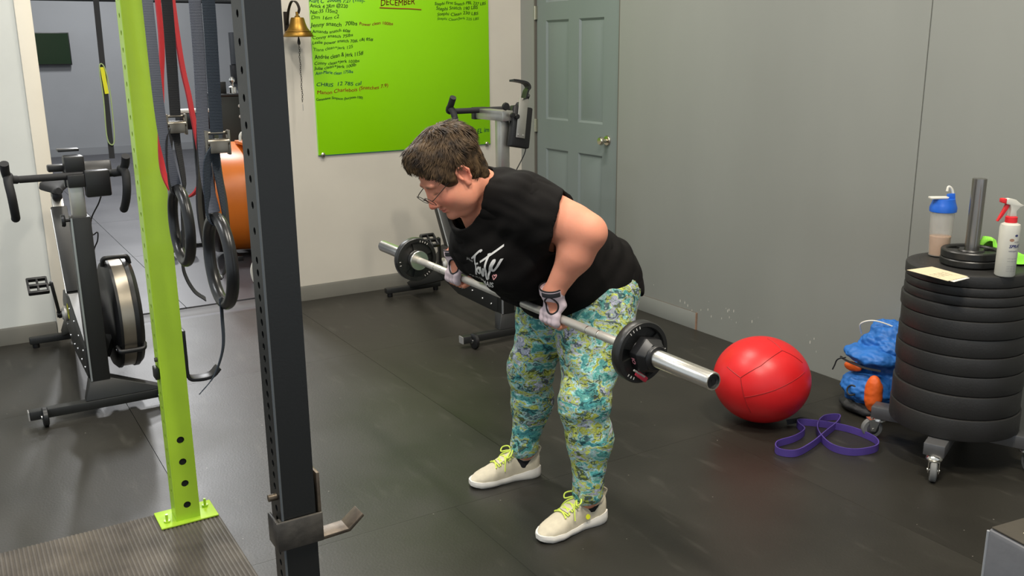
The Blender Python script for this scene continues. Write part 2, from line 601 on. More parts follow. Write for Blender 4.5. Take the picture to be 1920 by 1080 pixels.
for z in (0.30, 1.07, 1.83):
    h = MB()
    h.tube([(XR - 0.004, d1 + 0.003, z - 0.045), (XR - 0.004, d1 + 0.003, z + 0.045)], 0.0055, 10)
    h.boxp((XR - 0.003, d1 - 0.010, z - 0.044), (XR + 0.011, d1 + 0.001, z + 0.044))
    h.build('hinge', M_nickel, door)

# far room
struct('wall_far', MB().boxp((-1.0, YF, -0.02), (8.0, YF + 0.12, CEIL)), M_greyfar)
struct('baseboard_far', MB().boxp((-1.0, YF - 0.02, 0.0), (8.0, YF - 0.0005, 0.12)), mat('far_baseboard', '#77797b', 0.6))
struct('wall_far_side', MB().boxp((7.6, YB + 0.25, -0.02), (7.75, YF - 0.03, CEIL)), M_greyfar)
struct('ceiling', MB().boxp((-3.2, -2.2, CEIL), (8.0, YF + 0.1, CEIL + 0.1)), M_ceil)

# ceiling strip lamps
M_lampbody = mat('lamp_housing', '#d8d8d4', 0.5)
M_lampglow = mat('lamp_diffuser', '#ffffff', 0.5, emit='#fff6e8', estr=6.0)
LAMP_LABELS = ['white ceiling strip lamp above the exercise bike beside the green upright',
               'white ceiling strip lamp above the exercise bike behind the woman',
               'white ceiling strip lamp closest above the camera, in front of the black upright',
               'white ceiling strip lamp above the bare floor beside the charcoal jump box',
               'white ceiling strip lamp farthest left, beyond the ribbed mat',
               'white ceiling strip lamp just past the opening, above the orange fan',
               'white ceiling strip lamp before the pull-up rig in the far room',
               'white ceiling strip lamp closest to the far television wall']
for k, (x, y, pw, c) in enumerate(LAMPS):
    t = thing('ceiling_lamp', (x, y, CEIL), LAMP_LABELS[k], 'lamp', 'ceiling strip lamps')
    MB().boxp((x - 0.18, y - 0.68, CEIL - 0.07), (x + 0.18, y + 0.68, CEIL - 0.0005)).build('housing', M_lampbody, t, bevel=0.006)
    MB().boxp((x - 0.15, y - 0.64, CEIL - 0.085), (x + 0.15, y + 0.64, CEIL - 0.0705)).build('diffuser', M_lampglow, t)

# ribbed rubber platform mat under the green upright
RY = 3.19
pm = MB()
xr0, xr1, yr0, yr1 = -0.72, 0.663, 1.0, RY
n = 104
w = (xr1 - xr0) / n
prof = [(0, 0)]
for k in range(n):
    prof += [(k * w + 0.0005, 0.013), (k * w + w * 0.3, 0.0158), (k * w + w * 0.7, 0.0158), ((k + 1) * w - 0.0005, 0.013)]
prof += [((xr1 - xr0), 0)]
pm.prism(prof, (xr0, yr0, 0.0), (1, 0, 0), (0, 0, 1), (0, 1, 0), yr1 - yr0)
tag(pm.build('ribbed_mat', mat('ribbed_rubber', '#5e574e', 0.62, var=0.25, vscale=7, bump=0.1, bscale=200, color2='#403a34', detail=7), None, loc=(-0.03, 2.1, 0), smooth=0),
    'ribbed grey-black rubber mat under the foot of the green upright', 'mat')
# ================================================================== PERSON (signed-distance modelling, meshed with surface nets)
class Field:
    def __init__(self, lo, hi, h):
        self.lo = np.array(lo, np.float32); self.h = h
        self.n = np.ceil((np.array(hi) - np.array(lo)) / h).astype(int) + 1
        self.D = np.full(tuple(self.n), 0.06, np.float32)

    def region(self, lo, hi):
        a = np.clip(np.floor((np.array(lo) - self.lo) / self.h).astype(int), 0, self.n)
        b = np.clip(np.ceil((np.array(hi) - self.lo) / self.h).astype(int) + 1, 0, self.n)
        sl = tuple(slice(a[i], b[i]) for i in range(3))
        ax = [self.lo[i] + self.h * np.arange(a[i], b[i], dtype=np.float32) for i in range(3)]
        return sl, ax[0][:, None, None], ax[1][None, :, None], ax[2][None, None, :]

    def smin(self, sl, d, k):
        D = self.D[sl]
        if k > 0:
            hh = np.maximum(k - np.abs(D - d), 0) / k
            self.D[sl] = np.minimum(D, d) - hh * hh * k * 0.25
        else:
            self.D[sl] = np.minimum(D, d)

    def smax(self, sl, d, k):
        D = self.D[sl]
        if k > 0:
            hh = np.maximum(k - np.abs(D - d), 0) / k
            self.D[sl] = np.maximum(D, d) + hh * hh * k * 0.25
        else:
            self.D[sl] = np.maximum(D, d)

    def cone(self, a, b, ra, rb, k=0.02, lat=None, s=1.0, inflate=0.0, sub=False):
        """round cone a->b; lat/s: stretch by s along direction lat"""
        a = np.array(a, np.float32); b = np.array(b, np.float32)
        ra += inflate; rb += inflate
        m = max(ra, rb) * max(1, s) + max(k, 0.01) + 0.02
        sl, X, Y, Z = self.region(np.minimum(a, b) - m, np.maximum(a, b) + m)
        px, py, pz = X - a[0], Y - a[1], Z - a[2]
        if lat is not None:
            u = np.array(lat, np.float32); u /= np.linalg.norm(u)
            t = (px * u[0] + py * u[1] + pz * u[2]) * (1 / s - 1)
            px, py, pz = px + u[0] * t, py + u[1] * t, pz + u[2] * t
        ba = b - a
        hcl = np.clip((px * ba[0] + py * ba[1] + pz * ba[2]) / max(float(ba @ ba), 1e-9), 0, 1)
        d = np.sqrt((px - ba[0] * hcl) ** 2 + (py - ba[1] * hcl) ** 2 + (pz - ba[2] * hcl) ** 2) - (ra + (rb - ra) * hcl)
        if sub: self.smax(sl, -d, k)
        else: self.smin(sl, d, k)

    def ell(self, c, rad, U=(1, 0, 0), Vv=(0, 1, 0), W=(0, 0, 1), k=0.02, sub=False, inflate=0.0):
        c = np.array(c, np.float32); r = np.array(rad, np.float32) + inflate
        m = float(r.max()) + max(k, 0.01) + 0.02
        sl, X, Y, Z = self.region(c - m, c + m)
        px, py, pz = X - c[0], Y - c[1], Z - c[2]
        q = [(px * A[0] + py * A[1] + pz * A[2]) for A in (U, Vv, W)]
        k0 = np.sqrt(sum((q[i] / r[i]) ** 2 for i in range(3)))
        k1 = np.sqrt(sum((q[i] / r[i] ** 2) ** 2 for i in range(3))) + 1e-9
        d = k0 * (k0 - 1) / k1
        if sub: self.smax(sl, -d, k)
        else: self.smin(sl, d, k)

    def plane(self, p, nrm, k=0.0, lo=None, hi=None):
        """remove everything on the side the normal points to (optionally inside a box only)"""
        nrm = np.array(nrm, np.float32); nrm /= np.linalg.norm(nrm)
        sl, X, Y, Z = self.region(self.lo if lo is None else lo, self.lo + self.h * self.n if hi is None else hi)
        self.smax(sl, (X - p[0]) * nrm[0] + (Y - p[1]) * nrm[1] + (Z - p[2]) * nrm[2], k)

    def shell(self, t):
        self.D = np.maximum(self.D, -(self.D + t))

    def net(self):
        """naive surface nets -> verts (n,3), quads (m,4)"""
        D = self.D; n = D.shape
        S = D < 0
        c8 = [S[i:n[0] - 1 + i, j:n[1] - 1 + j, k:n[2] - 1 + k] for i in (0, 1) for j in (0, 1) for k in (0, 1)]
        cnt = sum(c.astype(np.int8) for c in c8)
        act = (cnt > 0) & (cnt < 8)
        idx = np.argwhere(act)
        cell = np.full(act.shape, -1, np.int32)
        cell[act] = np.arange(len(idx))
        acc = np.zeros((len(idx), 3), np.float64); num = np.zeros(len(idx))
        offs = [(i, j, k) for i in (0, 1) for j in (0, 1) for k in (0, 1)]
        vals = {o: D[idx[:, 0] + o[0], idx[:, 1] + o[1], idx[:, 2] + o[2]].astype(np.float64) for o in offs}
        for a in offs:
            for ax in range(3):
                if a[ax]: continue
                b = list(a); b[ax] = 1; b = tuple(b)
                va, vb = vals[a], vals[b]
                cr = (va < 0) != (vb < 0)
                t = np.where(cr, va / np.where(cr, va - vb, 1), 0)
                p = np.array(a, float)[None, :].repeat(len(idx), 0)
                p[:, ax] += t
                acc[cr] += p[cr]; num[cr] += 1
        verts = self.lo + self.h * (idx + acc / num[:, None])
        quads = []
        for ax in range(3):
            s0 = [slice(None)] * 3; s1 = [slice(None)] * 3
            s0[ax] = slice(0, -1); s1[ax] = slice(1, None)
            A, B = S[tuple(s0)], S[tuple(s1)]
            e = np.argwhere(A != B)
            b1, b2 = [(1, 2), (2, 0), (0, 1)][ax]
            ok = (e[:, b1] > 0) & (e[:, b2] > 0) & (e[:, b1] < n[b1] - 1) & (e[:, b2] < n[b2] - 1)
            e = e[ok]
            flip = B[e[:, 0], e[:, 1], e[:, 2]]
            q = []
            for (o1, o2) in ((-1, -1), (0, -1), (0, 0), (-1, 0)):
                t = e.copy(); t[:, b1] += o1; t[:, b2] += o2
                q.append(cell[t[:, 0], t[:, 1], t[:, 2]])
            q = np.stack(q, 1)
            q[flip] = q[flip][:, ::-1]
            quads.append(q)
        return verts, np.concatenate(quads)

def np_mesh(name, verts, quads, m, off=(0, 0, 0), smooth_iter=0):
    verts = np.asarray(verts, np.float64)
    if smooth_iter:
        e = np.concatenate([quads[:, [0, 1]], quads[:, [1, 2]], quads[:, [2, 3]], quads[:, [3, 0]]])
        for it in range(smooth_iter):
            acc = np.zeros_like(verts); num = np.zeros(len(verts))
            for a, b in ((0, 1), (1, 0)):
                for i in range(3):
                    acc[:, i] += np.bincount(e[:, a], verts[e[:, b], i], len(verts))
                num += np.bincount(e[:, a], minlength=len(verts))
            verts = verts * 0.5 + 0.5 * acc / np.maximum(num, 1)[:, None]
    me = bpy.data.meshes.new(name)
    me.vertices.add(len(verts)); me.loops.add(quads.size); me.polygons.add(len(quads))
    me.vertices.foreach_set('co', (verts - np.array(off)).astype(np.float32).ravel())
    me.loops.foreach_set('vertex_index', quads.astype(np.int32).ravel())
    me.polygons.foreach_set('loop_start', np.arange(0, quads.size, 4, dtype=np.int32))
    me.polygons.foreach_set('use_smooth', np.ones(len(quads), bool))
    me.update(calc_edges=True)
    me.validate()
    for mm in (m if isinstance(m, (list, tuple)) else [m]):
        me.materials.append(mm)
    return me

def np_obj(name, me, parent):
    o = bpy.data.objects.new(name, me)
    col.objects.link(o)
    o.parent = parent
    return o

def vnormals(me):
    a = np.empty(len(me.vertices) * 3, np.float32)
    me.vertex_normals.foreach_get('vector', a)
    return a.reshape(-1, 3)

BAR_X, BAR_Z = 1.598, 0.760
Y0 = 2.60                       # her middle plane; she faces -X
# --- joints
HEAD = np.array((1.360, 2.575, 1.204)); HS = 0.99
def head_axes(yaw, pitch, roll):
    f = np.array([-math.cos(yaw) * math.cos(pitch), -math.sin(yaw) * math.cos(pitch), -math.sin(pitch)])
    l = np.array([math.sin(yaw), -math.cos(yaw), 0.0])
    u = np.cross(f, l)
    if u[2] < 0: u = -u
    return f, l * math.cos(roll) + u * math.sin(roll), -l * math.sin(roll) + u * math.cos(roll)
HF, HL, HU = head_axes(math.radians(-3.2), math.radians(36.6), math.radians(3.6))
def hp(f, l, u):
    return HEAD + HS * (HF * f + HL * l + HU * u)
SHO = {'L': (1.545, 2.435, 1.105), 'R': (1.545, 2.775, 1.095)}
ELB = {'L': (1.648, 2.250, 1.042), 'R': (1.690, 2.990, 1.040)}
WRI = {'L': (1.578, 2.340, 0.842), 'R': (1.590, 3.010, 0.842)}
HIP = {'L': (1.870, 2.485, 0.760), 'R': (1.880, 2.715, 0.760)}
KNE = {'L': (1.715, 2.355, 0.440), 'R': (1.760, 2.755, 0.430)}
ANK = {'L': (1.720, 2.340, 0.085), 'R': (1.738, 2.772, 0.085)}
SIDE = {'L': -1, 'R': 1}        # her left is -Y

def torso(F, g=0.0):
    lat = (0, 1, 0)
    F.ell((1.885, Y0, 0.785), (0.150 + g, 0.200 + g, 0.160 + g), k=0.0)
    for s in (-1, 1):
        F.ell((1.900, Y0 + s * 0.080, 0.775), (0.126 + g, 0.118 + g, 0.134 + g), k=0.05)
    F.cone((1.885, Y0, 0.80), (1.755, Y0, 0.900), 0.160 + g, 0.154 + g, 0.06, lat, 1.24)
    F.cone((1.755, Y0, 0.900), (1.61, Y0, 1.015), 0.154 + g, 0.134 + g, 0.06, lat, 1.22)
    F.cone((1.61, Y0, 1.035), (1.545, Y0, 1.085), 0.130 + g, 0.105 + g, 0.06, lat, 1.45)

def arm(F, s, g=0.0, k=0.02):
    S, E, W = np.array(SHO[s]), np.array(ELB[s]), np.array(WRI[s])
    F.ell(S, (0.078 + g, 0.074 + g, 0.074 + g), k=0.05)
    F.cone(S, S + (E - S) * 0.45, 0.072 + g, 0.069 + g, 0.03)
    F.cone(S + (E - S) * 0.4, S + (E - S) * 0.78 + np.array((0, 0, 0.004)), 0.069 + g, 0.062 + g, 0.03)
    F.cone(S + (E - S) * 0.75, E, 0.061 + g, 0.048 + g, 0.03)
    F.ell(E + np.array((0.010, 0.0, 0.0)), (0.040 + g, 0.042 + g, 0.042 + g), k=0.03)
    F.cone(E, E + (W - E) * 0.35, 0.047 + g, 0.051 + g, 0.03)
    F.cone(E + (W - E) * 0.35, W, 0.051 + g, 0.030 + g, 0.03)

def fingers(s):
    """finger polylines [(point, radius) ...] closed round the bar"""
    y0 = WRI[s][1] + (0.008 if s == 'L' else -0.008)
    th = 1 if s == 'L' else -1          # thumb side along Y
    out = []
    for i, (off, ln) in enumerate(((0.036, 0.96), (0.0125, 1.05), (-0.011, 1.0), (-0.033, 0.86))):
        y = y0 + th * off
        R = 0.0265
        angs = [150, 195, 245, 245 + 62 * ln]
        pts = []
        for a in angs:
            t = math.radians(a)
            pts.append((BAR_X + math.cos(t) * R, y, BAR_Z + math.sin(t) * R))
        out.append((pts, [0.0112, 0.0102, 0.0094, 0.0082]))
    yb = y0 + th * 0.050
    thumb = ([(BAR_X + 0.006, y0 + th * 0.036, BAR_Z + 0.052), (BAR_X + 0.026, yb, BAR_Z + 0.022), (BAR_X + 0.024, yb + th * 0.006, BAR_Z - 0.012), (BAR_X - 0.004, yb + th * 0.002, BAR_Z - 0.026)], [0.0145, 0.0125, 0.011, 0.0088])
    return y0, th, out, thumb

def hand(F, s, g=0.0, with_fingers=True):
    y0, th, fs, thumb = fingers(s)
    W = np.array(WRI[s])
    kn = np.array((BAR_X - 0.022, y0, BAR_Z + 0.016))
    F.cone(W, (BAR_X - 0.006, y0, BAR_Z + 0.048), 0.027 + g, 0.021 + g, 0.02, (0, 1, 0), 1.45)
    F.cone((BAR_X - 0.004, y0, BAR_Z + 0.048), kn, 0.020 + g, 0.0135 + g, 0.012, (0, 1, 0), 2.35)
    if with_fingers:
        for pts, r in fs:
            for i in range(3):
                F.cone(pts[i], pts[i + 1], r[i] + g, r[i + 1] + g, 0.004 if i else 0.008)
    pts, r = thumb
    for i in range(3 if with_fingers else 1):
        F.cone(pts[i], pts[i + 1], r[i] + g, r[i + 1] + g, 0.010 if i == 0 else 0.004)

def legs(F, g=0.0):
    for s in 'LR':
        H, K, A = np.array(HIP[s]), np.array(KNE[s]), np.array(ANK[s])
        n1 = H + (K - H) * 0.35
        F.cone(H, n1, 0.132 + g, 0.124 + g, 0.05)
        F.cone(n1, K + (0.012, 0, 0.04), 0.124 + g, 0.082 + g, 0.05)
        F.ell(K + (-0.008, 0, 0.0), (0.078 + g, 0.076 + g, 0.085 + g), k=0.04)
        c = K + (A - K) * 0.36 + (0.020, 0, 0)
        F.cone(K + (0.004, 0, -0.02), c, 0.072 + g, 0.073 + g, 0.04)
        F.cone(c, A + (0.004, 0, 0.05), 0.073 + g, 0.048 + g, 0.04)
        F.cone(A + (0.004, 0, 0.05), A + (0.002, 0, 0.02), 0.046 + g, 0.045 + g, 0.03)
        F.cone(A + (0.002, 0, 0.02), A + (0, 0, -0.03), 0.034 + g, 0.018 + g, 0.01)

person = thing('person', (1.74, 2.56, 0.0), 'woman in black printed t-shirt and swirl leggings bent over rowing a barbell', 'person')
PL = np.array(person.location)

M_skin = mat('skin', '#d58f74', 0.6, var=0.08, vscale=9, bump=0.05, bscale=140, sss=0.25, spec=0.25)

def build_body():
    F = Field((1.14, 2.10, 0.02), (2.20, 3.14, 1.42), 0.0032)
    torso(F, -0.022)
    legs(F, -0.006)
    for s in 'LR':
        arm(F, s); hand(F, s)
    # feet inside the shoes
    for s in 'LR':
        A = np.array(ANK[s])
        F.cone(A + (0.0, 0, -0.030), A + (-0.08, 0.012 if s == 'R' else 0.0, -0.046), 0.014, 0.009, 0.01)
    # neck and jaw line
    F.cone(hp(-0.035, 0, -0.05), (1.545, Y0, 1.105), 0.060, 0.072, 0.03, (0, 1, 0), 1.02)
    F.cone(hp(0.012, 0, -0.085), (1.475, Y0, 1.050), 0.040, 0.060, 0.03)
    # skull
    ax = dict(U=HF, Vv=HL, W=HU)
    def E(c, r, k=0.02, sub=False): F.ell(hp(*c), np.array(r) * HS, HF, HL, HU, k=k, sub=sub)
    def Cn(a, b, ra, rb, k=0.01): F.cone(hp(*a), hp(*b), ra * HS, rb * HS, k)
    E((-0.006, 0, 0.040), (0.098, 0.074, 0.082), 0.0)
    E((0.030, 0, -0.010), (0.062, 0.064, 0.085), 0.03)
    E((0.040, 0, -0.062), (0.044, 0.050, 0.046), 0.03)           # jaw
    E((0.076, 0, -0.094), (0.021, 0.024, 0.018), 0.014)           # chin
    for s in (-1, 1):
        E((0.060, s * 0.036, -0.030), (0.030, 0.026, 0.030), 0.02)   # cheek
        E((0.018, s * 0.050, -0.055), (0.035, 0.020, 0.040), 0.03)   # jowl
        E((0.084, s * 0.030, 0.032), (0.014, 0.024, 0.009), 0.012)   # brow ridge
        E((0.101, s * 0.033, 0.012), (0.016, 0.018, 0.011), 0.012, True)   # socket
        E((0.074, s * 0.032, 0.011), (0.0155, 0.0155, 0.0125), 0.004)  # lidded eye
        E((0.082, s * 0.019, -0.016), (0.018, 0.013, 0.024), 0.014)      # side of the nose into the cheek
        E((0.100, s * 0.0125, -0.036), (0.011, 0.0085, 0.0085), 0.006) # nostril wing
        E((0.104, s * 0.0075, -0.0465), (0.005, 0.0036, 0.004), 0.003, True)
    E((0.026, 0, -0.104), (0.040, 0.040, 0.020), 0.02)            # under-chin
    Cn((0.092, 0, 0.022), (0.110, 0, -0.024), 0.0080, 0.0105, 0.010)  # nose bridge
    E((0.1130, 0, -0.0310), (0.0115, 0.0120, 0.0105), 0.008)      # nose tip
    E((0.094, 0, -0.0575), (0.0080, 0.022, 0.0050), 0.008)        # upper lip
    E((0.0905, 0, -0.0690), (0.0085, 0.019, 0.0058), 0.007)       # lower lip
    E((0.0990, 0, -0.0630), (0.0080, 0.024, 0.0014), 0.003, True)  # mouth line
    # ears: rim, bowl and lobe
    for s in (-1, 1):
        l = s * 0.074
        E((-0.010, l, 0.002), (0.018, 0.010, 0.031), 0.008)
        E((-0.006, l + s * 0.010, 0.004), (0.0115, 0.008, 0.020), 0.004, True)
        rim = [(0.010, l + s * 0.002, 0.004), (0.010, l + s * 0.006, 0.022), (-0.002, l + s * 0.011, 0.034), (-0.018, l + s * 0.014, 0.030), (-0.026, l + s * 0.015, 0.010), (-0.020, l + s * 0.011, -0.014), (-0.008, l + s * 0.006, -0.030)]
        for a, b in zip(rim[:-1], rim[1:]):
            Cn(a, b, 0.0043, 0.0043, 0.004)
        E((-0.005, l + s * 0.004, -0.028), (0.009, 0.006, 0.010), 0.006)
        E((0.006, l + s * 0.005, -0.004), (0.004, 0.004, 0.007), 0.004)
    v, q = F.net()
    me = np_mesh('body', v, q, M_skin, PL, 1)
    return np_obj('body', me, person), F

body, F_body = build_body()

# colouring that belongs to the skin itself: rosy cheeks, nose and lips, brows
def skin_regions():
    me = body.data
    n = len(me.vertices)
    co = np.empty(n * 3, np.float32); me.vertices.foreach_get('co', co); co = co.reshape(-1, 3) + PL
    rel = (co - HEAD) / HS
    f, l, u = rel @ HF, rel @ HL, rel @ HU
    rose = np.zeros(n); lip = np.zeros(n); brow = np.zeros(n)
    def blob(c, r):
        return np.clip(1.2 - np.sqrt(((f - c[0]) / r[0]) ** 2 + ((l - c[1]) / r[1]) ** 2 + ((u - c[2]) / r[2]) ** 2), 0, 1)
    for s in (-1, 1):
        rose = np.maximum(rose, 0.8 * blob((0.075, s * 0.042, -0.030), (0.04, 0.030, 0.030)))
        rose = np.maximum(rose, 0.8 * blob((-0.012, s * 0.088, 0.004), (0.03, 0.02, 0.04)))
        brow = np.maximum(brow, blob((0.096, s * 0.030, 0.0335), (0.03, 0.026, 0.0058)))
        brow = np.maximum(brow, blob((0.086, s * 0.033, 0.0025), (0.02, 0.013, 0.0026)))
    rose = np.maximum(rose, 1.0 * blob((0.115, 0, -0.031), (0.025, 0.022, 0.02)))
    lip = np.maximum(lip, blob((0.098, 0, -0.0625), (0.02, 0.022, 0.0105)))
    a = me.color_attributes.new('tint', 'FLOAT_COLOR', 'POINT')
    a.data.foreach_set('color', np.stack([rose, lip, brow, np.ones(n)], 1).astype(np.float32).ravel())
    nt = M_skin.node_tree
    b = nt.nodes['Principled BSDF']
    src = b.inputs['Base Color'].links[0].from_socket
    at = nt.nodes.new('ShaderNodeAttribute'); at.attribute_name = 'tint'
    sep = nt.nodes.new('ShaderNodeSeparateColor')
    nt.links.new(at.outputs['Color'], sep.inputs[0])
    for ch, c in (('Red', '#cf6f5f'), ('Green', '#b8555a'), ('Blue', '#5a463a')):
        mix = nt.nodes.new('ShaderNodeMix'); mix.data_type = 'RGBA'
        mix.inputs['B'].default_value = srgb(c)
        mu = nt.nodes.new('ShaderNodeMath'); mu.operation = 'MULTIPLY'; mu.inputs[1].default_value = {'Red': 0.6, 'Green': 0.8, 'Blue': 0.9}[ch]
        nt.links.new(sep.outputs[ch], mu.inputs[0])
        nt.links.new(mu.outputs[0], mix.inputs['Factor'])
        nt.links.new(src, mix.inputs['A'])
        src = mix.outputs['Result']
    nt.links.new(src, b.inputs['Base Color'])
skin_regions()

# ---- t-shirt
M_shirt = mat('black_jersey', '#100e0d', 0.9, var=0.12, vscale=30, bump=0.12, bscale=500, spec=0.15)
M_print = mat('white_print', '#d9d6d2', 0.7)

def build_shirt():
    F = Field((1.30, 2.16, 0.58), (2.22, 3.06, 1.32), 0.0042)
    torso(F, 0.012)
    # bust and the loose front hanging towards the bar
    for s in (-1, 1):
        F.ell((1.553, Y0 + s * 0.078, 0.940), (0.140, 0.122, 0.118), k=0.06)
    F.cone((1.555, Y0, 0.968), (1.738, Y0, 0.812), 0.122, 0.116, 0.06, (0, 1, 0), 1.6)
    F.cone((1.728, Y0 - 0.01, 0.835), (1.795, Y0 - 0.01, 0.72), 0.112, 0.108, 0.05, (0, 1, 0), 1.6)
    F.cone((1.775, Y0, 0.865), (1.875, Y0, 0.75), 0.162, 0.154, 0.06, (0, 1, 0), 1.22)
    # cloth hanging in front, resting on the bar
    F.cone((1.650, 2.60, 0.862), (1.655, 2.82, 0.860), 0.100, 0.085, 0.05)
    F.cone((1.560, 2.50, 0.930), (1.545, 2.505, 0.885), 0.100, 0.085, 0.05)
    # shoulders, collar
    F.cone((1.545, Y0 - 0.05, 1.115), (1.50, Y0, 1.125), 0.085, 0.082, 0.05, (0, 1, 0), 1.1)
    F.cone((1.51, Y0, 1.085), (1.475, Y0, 1.045), 0.095, 0.075, 0.05, (0, 1, 0), 1.25)
    for s in 'LR':
        S, E = np.array(SHO[s]), np.array(ELB[s])
        d = E - S
        F.ell(S, (0.097, 0.092, 0.092), k=0.05)
        F.cone(S, S + d * 0.50, 0.094, 0.092, 0.05)
        # fullness below the sleeve
        F.cone(S + np.array((0.02, -SIDE[s] * 0.02, -0.06)), S + d * 0.42 + np.array((-0.01, 0, -0.022)), 0.085, 0.075, 0.05)
    for sg in (-1, 1):
        F.cone((1.535, Y0 + sg * 0.13, 1.115), (1.432, Y0 + sg * 0.058, 1.115), 0.075, 0.058, 0.05)
    F.cone((1.48, Y0, 1.05), (1.455, Y0, 1.035), 0.075, 0.062, 0.05, (0, 1, 0), 1.35)
    F.shell(0.0085)
    # openings
    for s in 'LR':
        S, E = np.array(SHO[s]), np.array(ELB[s])
        d = (E - S)
        p = S + d * 0.50
        nrm = d / np.linalg.norm(d) + np.array((0.55, 0, 0.0))
        lo = (1.30, 2.10, 0.98) if s == 'L' else (1.30, Y0 + 0.235, 0.98)
        hi = (2.0, Y0 - 0.235, 1.40) if s == 'L' else (2.0, 3.2, 1.40)
        F.plane(p, nrm, 0.0, lo, hi)
    # neck opening: an oval hole round the neck, its rim leaning with the collar
    na = np.array((-0.905, 0.0, 0.425)); nc = np.array((1.452, Y0, 1.118)); nd = np.array((0.425, 0.0, 0.905))
    sl, X, Y, Z = F.region((1.20, 2.3, 0.94), (1.62, 2.9, 1.40))
    t_ax = (X - nc[0]) * na[0] + (Z - nc[2]) * na[2]
    t_up = (X - nc[0]) * nd[0] + (Z - nc[2]) * nd[2]
    q = np.sqrt((t_up / 0.108) ** 2 + ((Y - nc[1]) / 0.088) ** 2)
    cut = np.maximum((q - 1) * 0.085, -(t_ax + 0.050))           # inside the oval, in front of the shoulder line
    F.smax(sl, -cut, 0.006)
    # nothing reaches past the rim
    rim = t_ax - 0.020 - 0.030 * np.clip((q - 1.0) * 2.0, 0, 1)
    F.smax(sl, rim, 0.006)
    # hem: lower in front, lifted at the sides
    sl, X, Y, Z = F.region(F.lo, F.lo + F.h * F.n)
    yy = np.abs(Y - Y0) / 0.2
    lift = np.clip((yy - 0.75) * 3.2, 0, 1) * np.exp(-((X - 1.84) / 0.13) ** 2) * 0.075
    hem = 0.680 + 0.20 * (X - 1.66) + lift + 0.008 * np.sin(Y * 34 + X * 20)
    F.D = np.maximum(F.D, hem - Z)
    v, q = F.net()
    me = np_mesh('t_shirt', v, q, M_shirt, (0, 0, 0), 1)
    nr = vnormals(me)
    # folds: drape lines running from the shoulder and bust down to the belly
    out = np.array(v)
    co = np.empty(len(me.vertices) * 3, np.float32); me.vertices.foreach_get('co', co); co = co.reshape(-1, 3)
    def fold(i, p):
        x, y, z = p
        a = noise.noise((x * 4.0 + z * 4.0, y * 9.0, (x - z) * 16.0)) * 0.010
        b = noise.noise((x * 7.0 + 3.1, y * 26.0, z * 7.0)) * 0.006 * max(0.0, min(1.0, (1.02 - z) / 0.2))
        c = noise.noise((x * 22.0, y * 8 + 5.0, z * 30.0 + x * 16)) * 0.006 * max(0.0, min(1.0, (z - 0.98) / 0.1))
        rd = math.sqrt((x - 1.36) ** 2 + (z - 1.16) ** 2 + (y - Y0) ** 2)
        c += 0.004 * math.sin(rd * 95 + 2.5 * noise.noise((x * 5, y * 5, z * 5))) * max(0.0, min(1.0, (1.12 - z) / 0.1)) * max(0.0, min(1.0, (z - 0.80) / 0.1)) * (0.5 + noise.noise((x * 6 + 9, y * 7, z * 6)))
        return a + b + c
    disp = np.array([fold(i, p) for i, p in enumerate(co)])
    co = co + nr * disp[:, None]
    # keep clear of the bar and of her skin
    dx, dz = co[:, 0] - BAR_X, co[:, 2] - BAR_Z
    r = np.sqrt(dx * dx + dz * dz)
    m = r < 0.0185
    co[m, 0] = BAR_X + dx[m] / r[m] * 0.0185
    co[m, 2] = BAR_Z + dz[m] / r[m] * 0.0185
    me.vertices.foreach_set('co', (co - PL).astype(np.float32).ravel())
    me.update()
    o = np_obj('t_shirt', me, person)
    return o, co, q

shirt, shirt_co, shirt_q = build_shirt()

